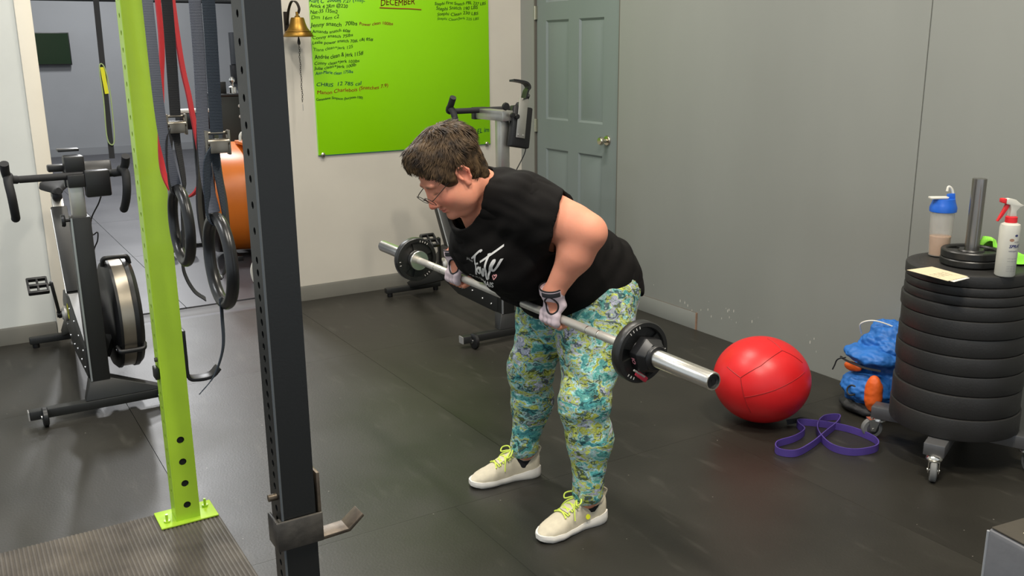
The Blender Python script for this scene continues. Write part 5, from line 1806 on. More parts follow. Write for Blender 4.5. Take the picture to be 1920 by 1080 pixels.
# ---- green writing board
board = thing('writing_board', (2.71, 5.755, 0.94), 'bright green glass writing board covered in handwritten lifting records', 'whiteboard')
M_board = mat('green_glass_board', '#80c000', 0.30, var=0.02, vscale=2, spec=0.4)
MB().boxp((2.073, 5.750, 0.942), (3.345, 5.7595, 2.25)).build('panel', M_board, board, bevel=0.001)
MB().boxp((2.071, 5.7505, 0.9385), (3.347, 5.7595, 0.9418)).build('glass_edge', mat('glass_edge', '#2c6b52', 0.2), board)
MB().boxp((2.0705, 5.7505, 0.942), (2.0728, 5.7595, 2.25)).build('glass_edge', mat('glass_edge_light', '#9fdc60', 0.25), board)
for x in (2.10, 3.315):
    c_ = MB(); c_.lathe([(0, 0), (0.014, 0), (0.014, 0.006), (0.009, 0.010), (0, 0.011)], (x, 5.7498, 0.945), (0, -1, 0), 16)
    c_.boxp((x - 0.010, 5.744, 0.928), (x + 0.010, 5.7495, 0.948))
    c_.build('mirror_clip', M_nickel, board)
INK = {'K': mat('dark_green_ink', '#1f4a08', 0.5), 'G': mat('faded_green_ink', '#3f7a06', 0.5), 'T': mat('teal_ink', '#0d5a48', 0.5), 'R': mat('red_ink', '#8a3a10', 0.5), 'O': mat('orange_ink', '#9a4a08', 0.5)}
WRITING = [
    ('Kurt C  2000m 7:27 (1mi)-', 2.070, 1.879, 2.437, 1.888, 'T', 0.0251),
    ('Anick 4 2Rm @220', 2.071, 1.847, 2.320, 1.854, 'K', 0.0221),
    ('Nat-35 135m2', 2.073, 1.816, 2.250, 1.821, 'K', 0.0221),
    ('Dm 16m c2', 2.077, 1.778, 2.259, 1.786, 'G', 0.0222),
    ('Jenny snatch  70lbs', 2.067, 1.737, 2.378, 1.744, 'K', 0.0254),
    ('Power clean 100lbs', 2.393, 1.744, 2.626, 1.752, 'R', 0.0196),
    ('Amanda snatch 60#', 2.075, 1.695, 2.329, 1.705, 'K', 0.0191),
    ('Conny snatch 75lbs', 2.076, 1.663, 2.346, 1.676, 'K', 0.0192),
    ('Leslie power snatch 70#, c&j 85#', 2.074, 1.628, 2.483, 1.652, 'K', 0.0192),
    ('Tiana clean+jerk 125', 2.079, 1.589, 2.342, 1.607, 'G', 0.0193),
    ('Andrée clean & jerk 115#', 2.082, 1.537, 2.412, 1.563, 'K', 0.0259),
    ('Conny clean+jerk 103lbs', 2.080, 1.502, 2.381, 1.520, 'K', 0.0195),
    ('Julie clean+jerk 100lb', 2.075, 1.476, 2.357, 1.491, 'K', 0.0195),
    ('Ann-Marie clean 175lbs', 2.080, 1.447, 2.333, 1.448, 'T', 0.0195),
    ('CHRIS  12 785 cal', 2.085, 1.371, 2.388, 1.376, 'T', 0.0229),
    ('Manon Charlebois (Snatches 7.9)', 2.086, 1.322, 2.574, 1.354, 'O', 0.0230),
    ('Genevieve Simpson (burpees-100)', 2.077, 1.289, 2.391, 1.288, 'K', 0.0165),
    ('DECEMBER', 2.546, 1.867, 2.788, 1.878, 'R', 0.0393),
    ('Stephi First Snatch PBL 237 LBS', 2.933, 1.880, 3.324, 1.886, 'K', 0.0203),
    ('Stephi Snatch 190 LBS', 2.944, 1.846, 3.261, 1.854, 'K', 0.0238),
    ('Stephi Clean 230 LBS', 2.950, 1.809, 3.264, 1.822, 'K', 0.0204),
    ('Stephi Clean/Jerk 225 LBS', 2.949, 1.781, 3.268, 1.787, 'G', 0.0171),
    ('EL im', 3.239, 1.021, 3.334, 1.023, 'T', 0.0333),
]
for (body, x0, z0, x1, z1, c, h) in WRITING:
    vs, fs = text_polys(body, 1.0, shear=0.15)
    xs = [p[0] for p in vs]
    lo_, hi_ = min(xs), max(xs)
    L_ = math.hypot(x1 - x0, z1 - z0)
    ex, ez = (x1 - x0) / L_, (z1 - z0) / L_
    sx = L_ / (hi_ - lo_); sy = h / 0.72
    wob = random.uniform(0, 6)
    P = []
    for (x, y) in vs:
        a = (x - lo_) * sx
        b = y * sy + 0.004 * math.sin(a * 40 + wob)
        P.append((x0 + ex * a - ez * b, 5.7494, z0 + ez * a + ex * b))
    P += [(x + 0.0016, y, z + 0.0008) for (x, y, z) in P]
    fs = list(fs) + [tuple(i + len(vs) for i in f_) for f_ in fs]
    MB().add(P, fs).build('handwriting', INK[c], board, recalc=False, smooth=0)
MB().tube(catmull([(2.538, 5.7494, 1.856), (2.65, 5.7494, 1.853), (2.75, 5.7494, 1.852), (2.833, 5.7494, 1.848)], 4), 0.0035, 6).build('underline', INK['R'], board)
MB().band([(2.86, 5.7494, 1.00), (2.87, 5.7494, 0.99)], 0.002, 0.001, wdir=(0, 1, 0)).build('ink_dot', INK['T'], board)

# ---- brass bell on its bracket
bell = thing('brass_bell', (1.95, 5.64, 1.67), 'brass ship bell with chain on a wall bracket left of the green board', 'bell')
M_brass = mat('aged_brass', '#94702c', 0.42, 0.8, color2='#6d4f1c', vscale=9, bump=0.03, bscale=60)
M_darkiron = mat('dark_iron', '#2b2521', 0.5, 0.5)
bx, by, bz = 1.950, 5.640, 1.674
MB().lathe([(0.076, 0.004), (0.088, 0.0), (0.089, 0.006), (0.083, 0.020), (0.070, 0.034), (0.056, 0.054), (0.047, 0.078), (0.042, 0.100), (0.037, 0.112), (0.0, 0.114)], (bx, by, bz), (0, 0, 1), 44).build('bell_body', M_brass, bell)
MB().lathe([(0.076, 0.004), (0.060, 0.03), (0.040, 0.06), (0, 0.075)], (bx, by, bz), (0, 0, 1), 32).build('bell_inside', M_darkiron, bell)
MB().torus((bx, by, bz + 0.030), 0.0745, 0.004, (0, 0, 1), 44, 8).build('bell_ring', M_brass, bell)
m = MB(); m.lathe([(0.016, 0.113), (0.016, 0.120), (0.009, 0.124), (0.009, 0.145), (0, 0.147)], (bx, by, bz), (0, 0, 1), 16); m.build('crown', M_brass, bell)
MB().band(catmull([(bx - 0.03, 5.754, bz + 0.075), (bx - 0.03, 5.735, bz + 0.10), (bx - 0.03, 5.70, bz + 0.16), (bx - 0.020, 5.665, bz + 0.205), (bx, 5.642, bz + 0.200), (bx + 0.012, 5.632, bz + 0.165), (bx + 0.006, 5.636, bz + 0.135)], 6), 0.016, 0.005, wdir=(1, 0.2, 0)).build('bracket', M_darkiron, bell)
MB().boxp((bx - 0.045, 5.754, bz + 0.03), (bx - 0.015, 5.7595, bz + 0.15)).build('wall_plate', M_darkiron, bell)
m = MB(); m.tube([(bx, by, bz + 0.06), (bx, by, bz - 0.01)], 0.003, 8); m.lathe([(0, -0.05), (0.008, -0.044), (0.010, -0.034), (0.006, -0.014), (0.003, 0.0)], (bx, by, bz), (0, 0, 1), 14)
m.build('clapper', M_darkiron, bell)
ch = MB()
nl = 27
for k in range(nl):
    zc_ = bz - 0.055 - k * 0.0125
    xo = 0.0015 * math.sin(k * 0.9)
    u = Vector((1, 0, 0)) if k % 2 else Vector((0, 1, 0))
    pts = [Vector((bx + xo, by, zc_)) + u * math.cos(2 * math.pi * i / 10) * 0.0042 + Vector((0, 0, 1)) * math.sin(2 * math.pi * i / 10) * 0.0085 for i in range(10)]
    ch.tube(pts, 0.0013, 5, closed=True)
ch.build('chain', M_darkiron, bell)
MB().tube([(bx, by, bz - 0.40), (bx, by, bz - 0.44)], 0.0018, 6).build('chain_cord', M_bikegrey, bell)
# bottle holder between the bell and the upright
hs = thing('sanitizer_bottle', (1.833, 5.73, 1.70), 'green and white dispenser bottle on the wall left of the bell', 'bottle')
MB().boxp((1.808, 5.70, 1.735), (1.858, 5.7585, 1.86)).build('green_tank', mat('green_tank', '#2f6b3c', 0.35, trans=0.2), hs, bevel=0.006)
MB().boxp((1.811, 5.70, 1.680), (1.855, 5.7585, 1.7345)).build('white_body', M_whiteplastic, hs, bevel=0.006)

# ---- bumper plate stack on a dolly
SC = (3.285, 2.035)
dolly = thing('plate_dolly', (SC[0], SC[1], 0), 'low steel plate dolly on swivel casters with a tall chrome post', 'dolly')
M_dollysteel = mat('dolly_steel', '#6f6f70', 0.4, 0.7, var=0.1, vscale=10)
M_tyre = mat('grey_rubber_tyre', '#6a6b6a', 0.6)
for k in range(2):
    a = math.radians(22.6 + 90 * k)
    d = Vector((math.cos(a), math.sin(a), 0))
    n_ = Vector((-d.y, d.x, 0))
    MB().obox(Vector((SC[0], SC[1], 0.120 - 0.001 * k)), d, n_, (0, 0, 1), 0.60, 0.075, 0.048 + 0.002 * k).build('cross_arm', M_dollysteel, dolly, bevel=0.003)
MB().tube([(SC[0], SC[1], 0.146), (SC[0] + 0.004, SC[1], 1.102)], 0.0255, 28).build('post', mat('chrome_post', '#a5a09a', 0.3, 1.0, var=0.15, vscale=12, stretch=(1, 1, 0.1)), dolly)
for k, wa in enumerate((20, 150, 215, 245)):
    a = math.radians(22.6 + 90 * k)
    c = Vector((SC[0] + 0.275 * math.cos(a), SC[1] + 0.275 * math.sin(a), 0))
    wd = Vector((math.cos(math.radians(wa)), math.sin(math.radians(wa)), 0))
    ax_ = Vector((-wd.y, wd.x, 0))
    hub = c + wd * 0.026 + Vector((0, 0, 0.043))
    st = MB()
    st.lathe([(0, 0), (0.030, 0), (0.030, 0.008), (0.022, 0.018), (0, 0.018)], c + Vector((0, 0, 0.077)), (0, 0, 1), 20)
    st.build('swivel', M_chrome, dolly)
    fk = MB()
    for s in (-1, 1):
        fk.prism([(-0.026, 0.040), (0.020, 0.040), (0.012, -0.008), (-0.008, -0.010)], hub + ax_ * s * 0.0165 - wd * 0.0, wd, (0, 0, 1), ax_ * s, 0.003)
    fk.obox(hub + Vector((0, 0, 0.040)) - wd * 0.004, wd, ax_, (0, 0, 1), 0.048, 0.038, 0.004)
    fk.build('fork', M_chrome, dolly)
    wh = MB()
    wh.lathe([(0.025, -0.012), (0.039, -0.012), (0.043, -0.008), (0.043, 0.008), (0.039, 0.012), (0.025, 0.012)], hub, ax_, 28)
    wh.build('wheel', M_tyre, dolly)
    wh = MB(); wh.lathe([(0, -0.013), (0.010, -0.013), (0.025, -0.009), (0.025, 0.009), (0.010, 0.013), (0, 0.013)], hub, ax_, 24)
    wh.build('wheel_hub', M_dollysteel, dolly)
    wh = MB(); wh.tube([hub - ax_ * 0.022, hub + ax_ * 0.022], 0.006, 10); wh.build('axle', M_chrome, dolly)

def bumper_material():
    m = mat('bumper_rubber', '#242322', 0.5, var=0.12, vscale=5, bump=0.08, bscale=140)
    nt = m.node_tree; b = nt.nodes['Principled BSDF']
    src = b.inputs['Base Color'].links[0].from_socket
    tc = nt.nodes.new('ShaderNodeTexCoord')
    vo = nt.nodes.new('ShaderNodeTexVoronoi'); vo.inputs['Scale'].default_value = 85
    nt.links.new(tc.outputs['Object'], vo.inputs['Vector'])
    lt = nt.nodes.new('ShaderNodeMath'); lt.operation = 'LESS_THAN'; lt.inputs[1].default_value = 0.13
    nt.links.new(vo.outputs['Distance'], lt.inputs[0])
    n = nt.nodes.new('ShaderNodeTexNoise'); n.inputs['Scale'].default_value = 6
    nt.links.new(tc.outputs['Object'], n.inputs['Vector'])
    gt = nt.nodes.new('ShaderNodeMath'); gt.operation = 'GREATER_THAN'; gt.inputs[1].default_value = 0.55
    nt.links.new(n.outputs['Fac'], gt.inputs[0])
    mu = nt.nodes.new('ShaderNodeMath'); mu.operation = 'MULTIPLY'
    nt.links.new(lt.outputs[0], mu.inputs[0]); nt.links.new(gt.outputs[0], mu.inputs[1])
    mx = nt.nodes.new('ShaderNodeMix'); mx.data_type = 'RGBA'; mx.inputs['B'].default_value = srgb('#6f6a60')
    nt.links.new(mu.outputs[0], mx.inputs['Factor']); nt.links.new(src, mx.inputs['A']); nt.links.new(mx.outputs['Result'], b.inputs['Base Color'])
    return m
M_bumper = bumper_material()
M_scuff = mat('brown_scuff', '#5a4630', 0.8)
Zb = [0.146, 0.232, 0.321, 0.398, 0.471, 0.541, 0.610, 0.664, 0.700, 0.734, 0.779]
ords = ['lowest', 'second from the bottom', 'third from the bottom', 'fourth from the bottom', 'fifth from the bottom', 'fifth from the top', 'fourth from the top', 'third from the top', 'second from the top', 'topmost']
thick = ['thick', 'thick', 'thick', 'thick', 'thick', 'thick', 'mid-weight', 'thin', 'thin', 'mid-weight']
for k in range(10):
    z0, z1 = Zb[k] + 0.0006, Zb[k + 1] - 0.0006
    r = 0.232 - 0.0012 * k + (0.003 if k in (0, 3, 6) else 0)
    h_ = z1 - z0
    b_ = min(0.0055, h_ * 0.16)
    ox, oy = random.uniform(-0.004, 0.004), random.uniform(-0.004, 0.004)
    t = thing('bumper_plate', (SC[0] + ox, SC[1] + oy, z0), '%s black rubber bumper plate, %s in the stack on the dolly' % (thick[k], ords[k]), 'weight plate', 'bumper plates stacked on the dolly')
    m = MB()
    m.lathe([(0.032, 0.0), (r - b_, 0.0), (r - b_ * 0.3, b_ * 0.3), (r, b_), (r, h_ - b_), (r - b_ * 0.3, h_ - b_ * 0.3), (r - b_, h_), (r - 0.035, h_), (r - 0.042, h_ - 0.003), (0.095, h_ - 0.003), (0.088, h_), (0.032, h_)], (SC[0] + ox, SC[1] + oy, z0), (0, 0, 1), 72)
    m.build('rubber_disc', M_bumper, t, smooth=35)
    m = MB(); m.lathe([(0.0262, 0.002), (0.0318, 0.002), (0.0318, h_ - 0.002), (0.0262, h_ - 0.002), (0.0262, 0.002)], (SC[0] + ox, SC[1] + oy, z0), (0, 0, 1), 32)
    m.build('steel_insert', M_steel, t)
ZT = 0.779
zz = ZT
for k, (r, h_, ox) in enumerate(((0.107, 0.026, -0.002), (0.106, 0.030, 0.001))):
    t = thing('weight_plate', (SC[0], SC[1], zz), ['lower of two small iron grip plates round the chrome post', 'upper of two small iron grip plates round the chrome post'][k], 'weight plate', 'small grip plates on the stack')
    grip_plate(MB(), (SC[0] + 0.001, SC[1], zz + 0.0004), (0, 0, 1), r, h_).build('disc', M_iron, t, smooth=35)
    zz += h_ + 0.0006
# things lying on the stack
sx, sy = 3.318, 2.190
sh = thing('shaker_bottle', (sx, sy, ZT), 'clear shaker bottle with blue lid, half full of tan drink', 'bottle')
M_clear = mat('frosted_clear_plastic', '#d9d6cf', 0.25, trans=0.0, alpha=0.38)
M_drink = mat('tan_drink', '#c89a72', 0.4)
M_blue = mat('blue_lid', '#1f5fc4', 0.35)
MB().lathe([(0, 0.001), (0.036, 0.001), (0.038, 0.004), (0.044, 0.150), (0.045, 0.176)], (sx, sy, ZT), (0, 0, 1), 40).build('cup', M_clear, sh)
MB().lathe([(0, 0.004), (0.0345, 0.004), (0.0393, 0.078), (0, 0.078)], (sx, sy, ZT), (0, 0, 1), 36).build('drink', M_drink, sh)
MB().lathe([(0.0455, 0.174), (0.050, 0.176), (0.0505, 0.192), (0.046, 0.204), (0.042, 0.216), (0.040, 0.226), (0, 0.227)], (sx, sy, ZT), (0, 0, 1), 40).build('lid', M_blue, sh)
m = MB()
m.prism([(-0.046, 0.0), (0.018, 0.0), (0.024, 0.004), (0.024, 0.008), (-0.046, 0.008)], (sx - 0.012, sy + 0.012, ZT + 0.2275), Vector((0.85, -0.52, 0)), (0, 0, 1), Vector((-0.52, -0.85, 0)), 0.030)
m.build('flip_cap', M_whiteplastic, sh, bevel=0.002)
dd = Vector((0.85, -0.52, 0))
m = MB(); m.bar(Vector((sx, sy, ZT + 0.215)) + dd * 0.028, Vector((sx, sy, ZT + 0.246)) + dd * 0.024, 0.030, 0.014, dd); m.build('spout', M_blue, sh, bevel=0.004)
m = MB(); m.tube(catmull([Vector((sx, sy, ZT + 0.232)) + dd * 0.036, Vector((sx, sy, ZT + 0.262)) + dd * 0.026, Vector((sx, sy, ZT + 0.272)) + dd * 0.012, Vector((sx, sy, ZT + 0.255)) + dd * 0.008], 5), 0.005, 8); m.build('carry_loop', M_whiteplastic, sh)

px_, py_ = 3.206, 1.850
sp = thing('spray_bottle', (px_, py_, ZT), 'white spray bottle with red trigger on the plate stack', 'bottle')
M_spraywhite = mat('translucent_white_plastic', '#d5d3c8', 0.4, trans=0.1)
M_sprayred = mat('red_trigger_plastic', '#d8262e', 0.4)
MB().lathe([(0, 0.001), (0.030, 0.001), (0.034, 0.006), (0.034, 0.150), (0.0345, 0.175), (0.032, 0.188), (0.020, 0.194), (0.016, 0.196)], (px_, py_, ZT), (0, 0, 1), 36).build('bottle_body', M_spraywhite, sp)
MB().lathe([(0.016, 0.194), (0.020, 0.195), (0.020, 0.214), (0.016, 0.217), (0, 0.217)], (px_, py_, ZT), (0, 0, 1), 24).build('neck_ring', M_sprayred, sp)
U_ = Vector((0.85, -0.52, 0)); W_ = Vector((0.52, 0.85, 0))
O_ = Vector((px_, py_, ZT)) - W_ * 0.012
MB().prism([(-0.012, 0.217), (0.013, 0.217), (0.010, 0.235), (0.022, 0.250), (0.036, 0.256), (0.022, 0.262), (0.004, 0.276), (-0.018, 0.281), (-0.030, 0.278), (-0.030, 0.262), (-0.014, 0.258), (-0.010, 0.240)], O_, U_, (0, 0, 1), W_, 0.024).build('spray_head', M_spraywhite, sp, bevel=0.002)
MB().prism([(-0.044, 0.266), (-0.030, 0.262), (-0.030, 0.281), (-0.044, 0.280)], O_ - W_ * 0.001, U_, (0, 0, 1), W_, 0.026).build('nozzle', M_sprayred, sp, bevel=0.002)
MB().prism([(-0.026, 0.2615), (-0.014, 0.2575), (-0.018, 0.244), (-0.036, 0.214), (-0.048, 0.198), (-0.052, 0.200), (-0.042, 0.222), (-0.034, 0.240)], O_ + W_ * 0.006, U_, (0, 0, 1), W_, 0.012).build('trigger', M_sprayred, sp, bevel=0.001)
# printed label on the bottle, wrapped on its side towards the camera
M_navyprint = mat('navy_print', '#2c3166', 0.6); M_greyprint = mat('grey_print', '#8d8b90', 0.6); M_tanprint = mat('tan_print', '#9a7460', 0.6)
view_az = math.atan2(-py_, -px_)
def wrap(vs, fs, az0, z0, s, name, m):
    P = []
    for (x, y) in vs:
        a = view_az + az0 + x * s / 0.0344
        P.append((px_ + 0.0345 * math.cos(a), py_ + 0.0345 * math.sin(a), ZT + z0 + y * s))
    MB().add(P, fs).build(name, m, sp, recalc=False, smooth=0)
vs, fs = text_polys('SPRAY', 1.0, shear=0.25, bold=0.03); wrap(vs, fs, 0.10, 0.108, 0.016, 'label_print', M_navyprint)
vs, fs = text_polys('NINE', 1.0, shear=0.2); wrap(vs, fs, 0.55, 0.126, 0.009, 'label_print', M_greyprint)
vs, fs = text_polys('nettoyant', 1.0); wrap(vs, fs, 0.10, 0.094, 0.008, 'label_print', M_navyprint)
for k, zz_ in enumerate((0.068, 0.058, 0.040, 0.034, 0.028, 0.022)):
    vs, fs = text_polys('multi usage cleaner', 1.0); wrap(vs, fs, 0.10, zz_, 0.0048, 'label_print', M_greyprint)
def blot(cx, cy, r, n=10):
    return [(cx + r * math.cos(2 * math.pi * i / n), cy + 0.7 * r * math.sin(2 * math.pi * i / n)) for i in range(n)], [tuple(range(n))]
vs, fs = blot(0, 0, 1); wrap(vs, fs, 0.32, 0.136, 0.008, 'label_print', M_tanprint)
vs, fs = blot(0, 0, 1); wrap(vs, fs, 0.75, 0.152, 0.006, 'label_print', M_navyprint)

def sheet(name, pts, z, m, label, cat, t=0.0012):
    o = MB()
    n = len(pts)
    o.add([(x, y, z) for x, y in pts] + [(x, y, z + t) for x, y in pts], [tuple(range(n - 1, -1, -1)), tuple(range(n, 2 * n))] + [(i, (i + 1) % n, n + (i + 1) % n, n + i) for i in range(n)])
    b = o.build(name, m, None, loc=(pts[0][0], pts[0][1], z), smooth=0)
    return tag(b, label, cat)
M_card = mat('cream_card', '#cfc0a0', 0.8, var=0.04, vscale=30)
c1 = sheet('index_card', [(2.985, 2.090), (3.108, 2.072), (3.075, 1.905), (2.958, 1.905)], ZT + 0.0022, M_card, 'upper cream card with pencil notes on the edge of the plate stack', 'card')
c0 = sheet('index_card', [(2.995, 2.080), (3.100, 2.065), (3.066, 1.893), (2.968, 1.888)], ZT + 0.0006, mat('white_card', '#d8d3c8', 0.8), 'white card lying under the cream card on the plate stack', 'card')
for k in range(4):
    vs, fs = text_polys(['3x10 row', '2x8 press', '60 75 85', 'x5 x5 x3'][k], 1.0, shear=0.2)
    ex = Vector((-0.10, -0.99, 0)); ey = Vector((0.99, -0.10, 0))
    O2 = Vector((3.052 - 0.022 * k, 2.0, ZT + 0.0036))
    MB().add([O2 + ex * x * 0.013 + ey * y * 0.013 for x, y in vs], fs).build('pencil_notes', M_scuff, c1, recalc=False, smooth=0)
# green cloth
M_cloth = mat('lime_microfibre', '#8fe04a', 0.9, bump=0.2, bscale=400)
cm = MB()
nx, ny = 26, 18
O2 = Vector((3.415, 2.075, ZT)); ex = Vector((0.25, -0.97, 0)).normalized(); ey = Vector((0.97, 0.25, 0)).normalized()
for i in range(nx + 1):
    for j in range(ny + 1):
        a, b = i / nx, j / ny
        w_ = 0.02 + 0.055 * (1 - a) * math.sin(math.pi * b) ** 0.8 * (0.5 + 0.5 * math.cos(a * 2.5)) + 0.010 * math.sin(a * 9 + b * 5) + 0.006 * math.sin(b * 14 + a * 4)
        if a < 0.22: w_ += 0.055 * math.sin(a / 0.22 * math.pi * 0.5 + 0.4) * (1 - b)
        P = O2 + ex * (a * 0.26) + ey * ((b - 0.5) * (0.07 + 0.05 * a))
        cm.v.append((P.x, P.y, ZT + 0.001 + max(0.0, w_ - 0.012)))
for i in range(nx):
    for j in range(ny):
        cm.f.append((i * (ny + 1) + j, i * (ny + 1) + j + 1, (i + 1) * (ny + 1) + j + 1, (i + 1) * (ny + 1) + j))
ck = cm.build('cleaning_cloth', M_cloth, None, loc=(3.40, 2.1, ZT), smooth=60)
sol = ck.modifiers.new('thickness', 'SOLIDIFY'); sol.thickness = 0.002; sol.offset = 1
tag(ck, 'crumpled lime green cloth behind the spray bottle', 'cloth')

# ---- red medicine ball
BC = Vector((2.908, 2.690, 0.188))
ball = thing('medicine_ball', (BC.x, BC.y, 0), 'large red medicine ball on the floor by the grey wall', 'medicine ball')
M_red = mat('red_vinyl', '#d01f22', 0.38, var=0.05, vscale=10, bump=0.03, bscale=60, spec=0.45)
M_seam = mat('red_seam', '#9c1618', 0.5)
def ball_p(d, k=1.0):
    d = Vector(d).normalized()
    rz = 0.186
    p = Vector((d.x * 0.207 * k, d.y * 0.207 * k, d.z * rz * k))
    if p.z < -0.150: p.z = -0.150 + (p.z + 0.150) * 0.95
    return BC + p
bm_ = MB()
bm_.ellipsoid((0, 0, 0), (1, 1, 1), nu=64, nv=40)
bm_.v = [tuple(ball_p(Vector(v))) for v in bm_.v]
bl = bm_.build('ball_shell', M_red, ball)
tocam = (CAM - BC).normalized()
su = RIGHT.normalized(); sv = tocam.cross(su).normalized()
def bd(a, b): return tocam + su * a + sv * b
def seam(dirs):
    pts = []
    for d0_, d1_ in zip(dirs[:-1], dirs[1:]):
        for k in range(8):
            pts.append(ball_p(Vector(d0_).lerp(Vector(d1_), k / 8), 1.0005))
    pts.append(ball_p(dirs[-1], 1.0005))
    MB().tube(pts, 0.0018, 6).build('seam', M_seam, ball)
sgn = 1 if sv.z > 0 else -1
def sb(a, b): return bd(a, b * sgn)
J1, J2 = sb(-0.52, 0.08), sb(-0.46, -0.48)
seam([sb(-1.4, 0.6), J1]); seam([J1, J2]); seam([J2, sb(0.25, -0.20), sb(1.2, 0.25)]); seam([J1, sb(0.0, 0.35), sb(0.6, 0.9)])
seam([J2, sb(-0.40, -1.2)]); seam([sb(0.6, 0.9), sb(1.3, 0.6)]); seam([sb(0.6, 0.9), sb(0.4, 2.5)])

# ---- purple band on the floor
M_purple = mat('purple_latex', '#4c3a86', 0.5, var=0.06, vscale=15)
PURP = [(3.006, 2.548, 0.0165), (3.079, 2.466, 0.0165), (3.122, 2.363, 0.0165), (3.114, 2.250, 0.0165), (3.048, 2.194, 0.0165), (2.943, 2.219, 0.0165), (2.909, 2.295, 0.0165), (2.956, 2.398, 0.0165), (3.031, 2.476, 0.0165), (3.126, 2.520, 0.0165), (3.188, 2.494, 0.0165), (3.126, 2.449, 0.0165), (2.998, 2.403, 0.0175), (2.849, 2.352, 0.0175), (2.740, 2.337, 0.0165), (2.698, 2.388, 0.0165), (2.747, 2.437, 0.0165), (2.852, 2.439, 0.0165), (2.941, 2.467, 0.0165), (2.971, 2.528, 0.0165)]
pb = MB().band(catmull(PURP, 7, closed=True), 0.030, 0.0045, wdir=(0, 0, 1), closed=True).build('resistance_band', M_purple, None, loc=(2.95, 2.4, 0.0))
tag(pb, 'purple resistance band lying in loops on the floor by the red ball', 'exercise band')
cs = thing('carry_strap', (3.02, 2.58, 0), 'black nylon strap with clip lying under the red ball', 'strap')
MB().band(catmull([(2.965, 2.585, 0.012), (3.00, 2.565, 0.018), (3.03, 2.550, 0.022), (3.055, 2.520, 0.012)], 5), 0.022, 0.003, wdir=(0.2, 0.3, 1)).build('webbing', M_webblack, cs)
MB().obox((3.060, 2.512, 0.012), (0.6, -0.8, 0), (0.8, 0.6, 0), (0, 0, 1), 0.03, 0.02, 0.010).build('clip', M_plastic, cs, bevel=0.002)

# ---- blue and orange backpack
pack = thing('backpack', (3.45, 2.52, 0), 'crumpled blue backpack with orange panel slumped against the grey wall', 'backpack')
M_bag = mat('blue_nylon', '#2467b4', 0.55, var=0.12, vscale=12, bump=0.15, bscale=60)
M_bagdark = mat('black_nylon', '#1d1d20', 0.6, bump=0.1, bscale=80)
M_bagorange = mat('orange_nylon', '#e0601c', 0.55, bump=0.1, bscale=80)
def lump(name, m, prims, lo, hi, amp, parent, freq=22, cut=None):
    F = Field(lo, hi, 0.0045)
    for c, r, k in prims:
        F.ell(c, r, k=k)
    F.plane((0, 0, 0.002), (0, 0, -1))
    F.plane((XR - 0.006, 0, 0), (1, 0, 0))
    if cut: F.plane(*cut)
    v, q = F.net()
    me = np_mesh(name, v, q, m, (0, 0, 0), 1)
    nr = vnormals(me)
    co = np.empty(len(me.vertices) * 3, np.float32); me.vertices.foreach_get('co', co); co = co.reshape(-1, 3)
    dsp = np.array([noise.noise((p[0] * freq, p[1] * freq, p[2] * freq * 1.5)) * amp + noise.noise((p[0] * 60, p[1] * 45, p[2] * 70)) * amp * 0.4 for p in co])
    co = co + nr * dsp[:, None]
    co[:, 2] = np.maximum(co[:, 2], 0.001); co[:, 0] = np.minimum(co[:, 0], XR - 0.004)
    me.vertices.foreach_set('co', (co - np.array(world_loc(parent))).astype(np.float32).ravel()); me.update()
    return np_obj(name, me, parent)
lo, hi = (3.20, 2.24, -0.01), (3.61, 2.74, 0.45)
lump('lower_pocket', M_bag, [((3.40, 2.50, 0.11), (0.115, 0.13, 0.085), 0.0)], lo, hi, 0.012, pack)
lump('main_bag', M_bag, [((3.49, 2.50, 0.16), (0.11, 0.15, 0.16), 0.0), ((3.49, 2.50, 0.28), (0.10, 0.13, 0.085), 0.04), ((3.52, 2.50, 0.345), (0.07, 0.10, 0.055), 0.03)], lo, hi, 0.020, pack, 17)
lump('flap', M_bag, [((3.40, 2.505, 0.262), (0.105, 0.135, 0.035), 0.0)], lo, hi, 0.012, pack)
lump('base', M_bagdark, [((3.43, 2.50, 0.03), (0.145, 0.155, 0.045), 0.0)], lo, hi, 0.006, pack)
lump('orange_panel', M_bagorange, [((3.315, 2.425, 0.120), (0.034, 0.040, 0.085), 0.0)], lo, hi, 0.004, pack)
lump('orange_trim', M_bagorange, [((3.345, 2.56, 0.200), (0.020, 0.045, 0.024), 0.0)], lo, hi, 0.006, pack)
MB().tube(catmull([(3.43, 2.60, 0.33), (3.40, 2.585, 0.385), (3.43, 2.54, 0.405), (3.48, 2.48, 0.385), (3.50, 2.44, 0.36)], 6), 0.0035, 6).build('piping', M_whiteplastic, pack)
MB().band(catmull([(3.30, 2.57, 0.25), (3.283, 2.60, 0.235), (3.278, 2.61, 0.205), (3.272, 2.615, 0.185)], 5), 0.006, 0.002, wdir=(0.7, -0.7, 0)).build('zip_cord', M_bagdark, pack)
MB().band(catmull([(3.30, 2.60, 0.245), (3.292, 2.55, 0.238), (3.30, 2.47, 0.230), (3.33, 2.41, 0.226)], 5), 0.009, 0.004, wdir=(0.3, 0, 1)).build('zip', M_bagdark, pack)
MB().torus((3.286, 2.515, 0.115), 0.022, 0.004, (-0.9, -0.1, 0.35), 20, 8).build('emblem', M_bagdark, pack)

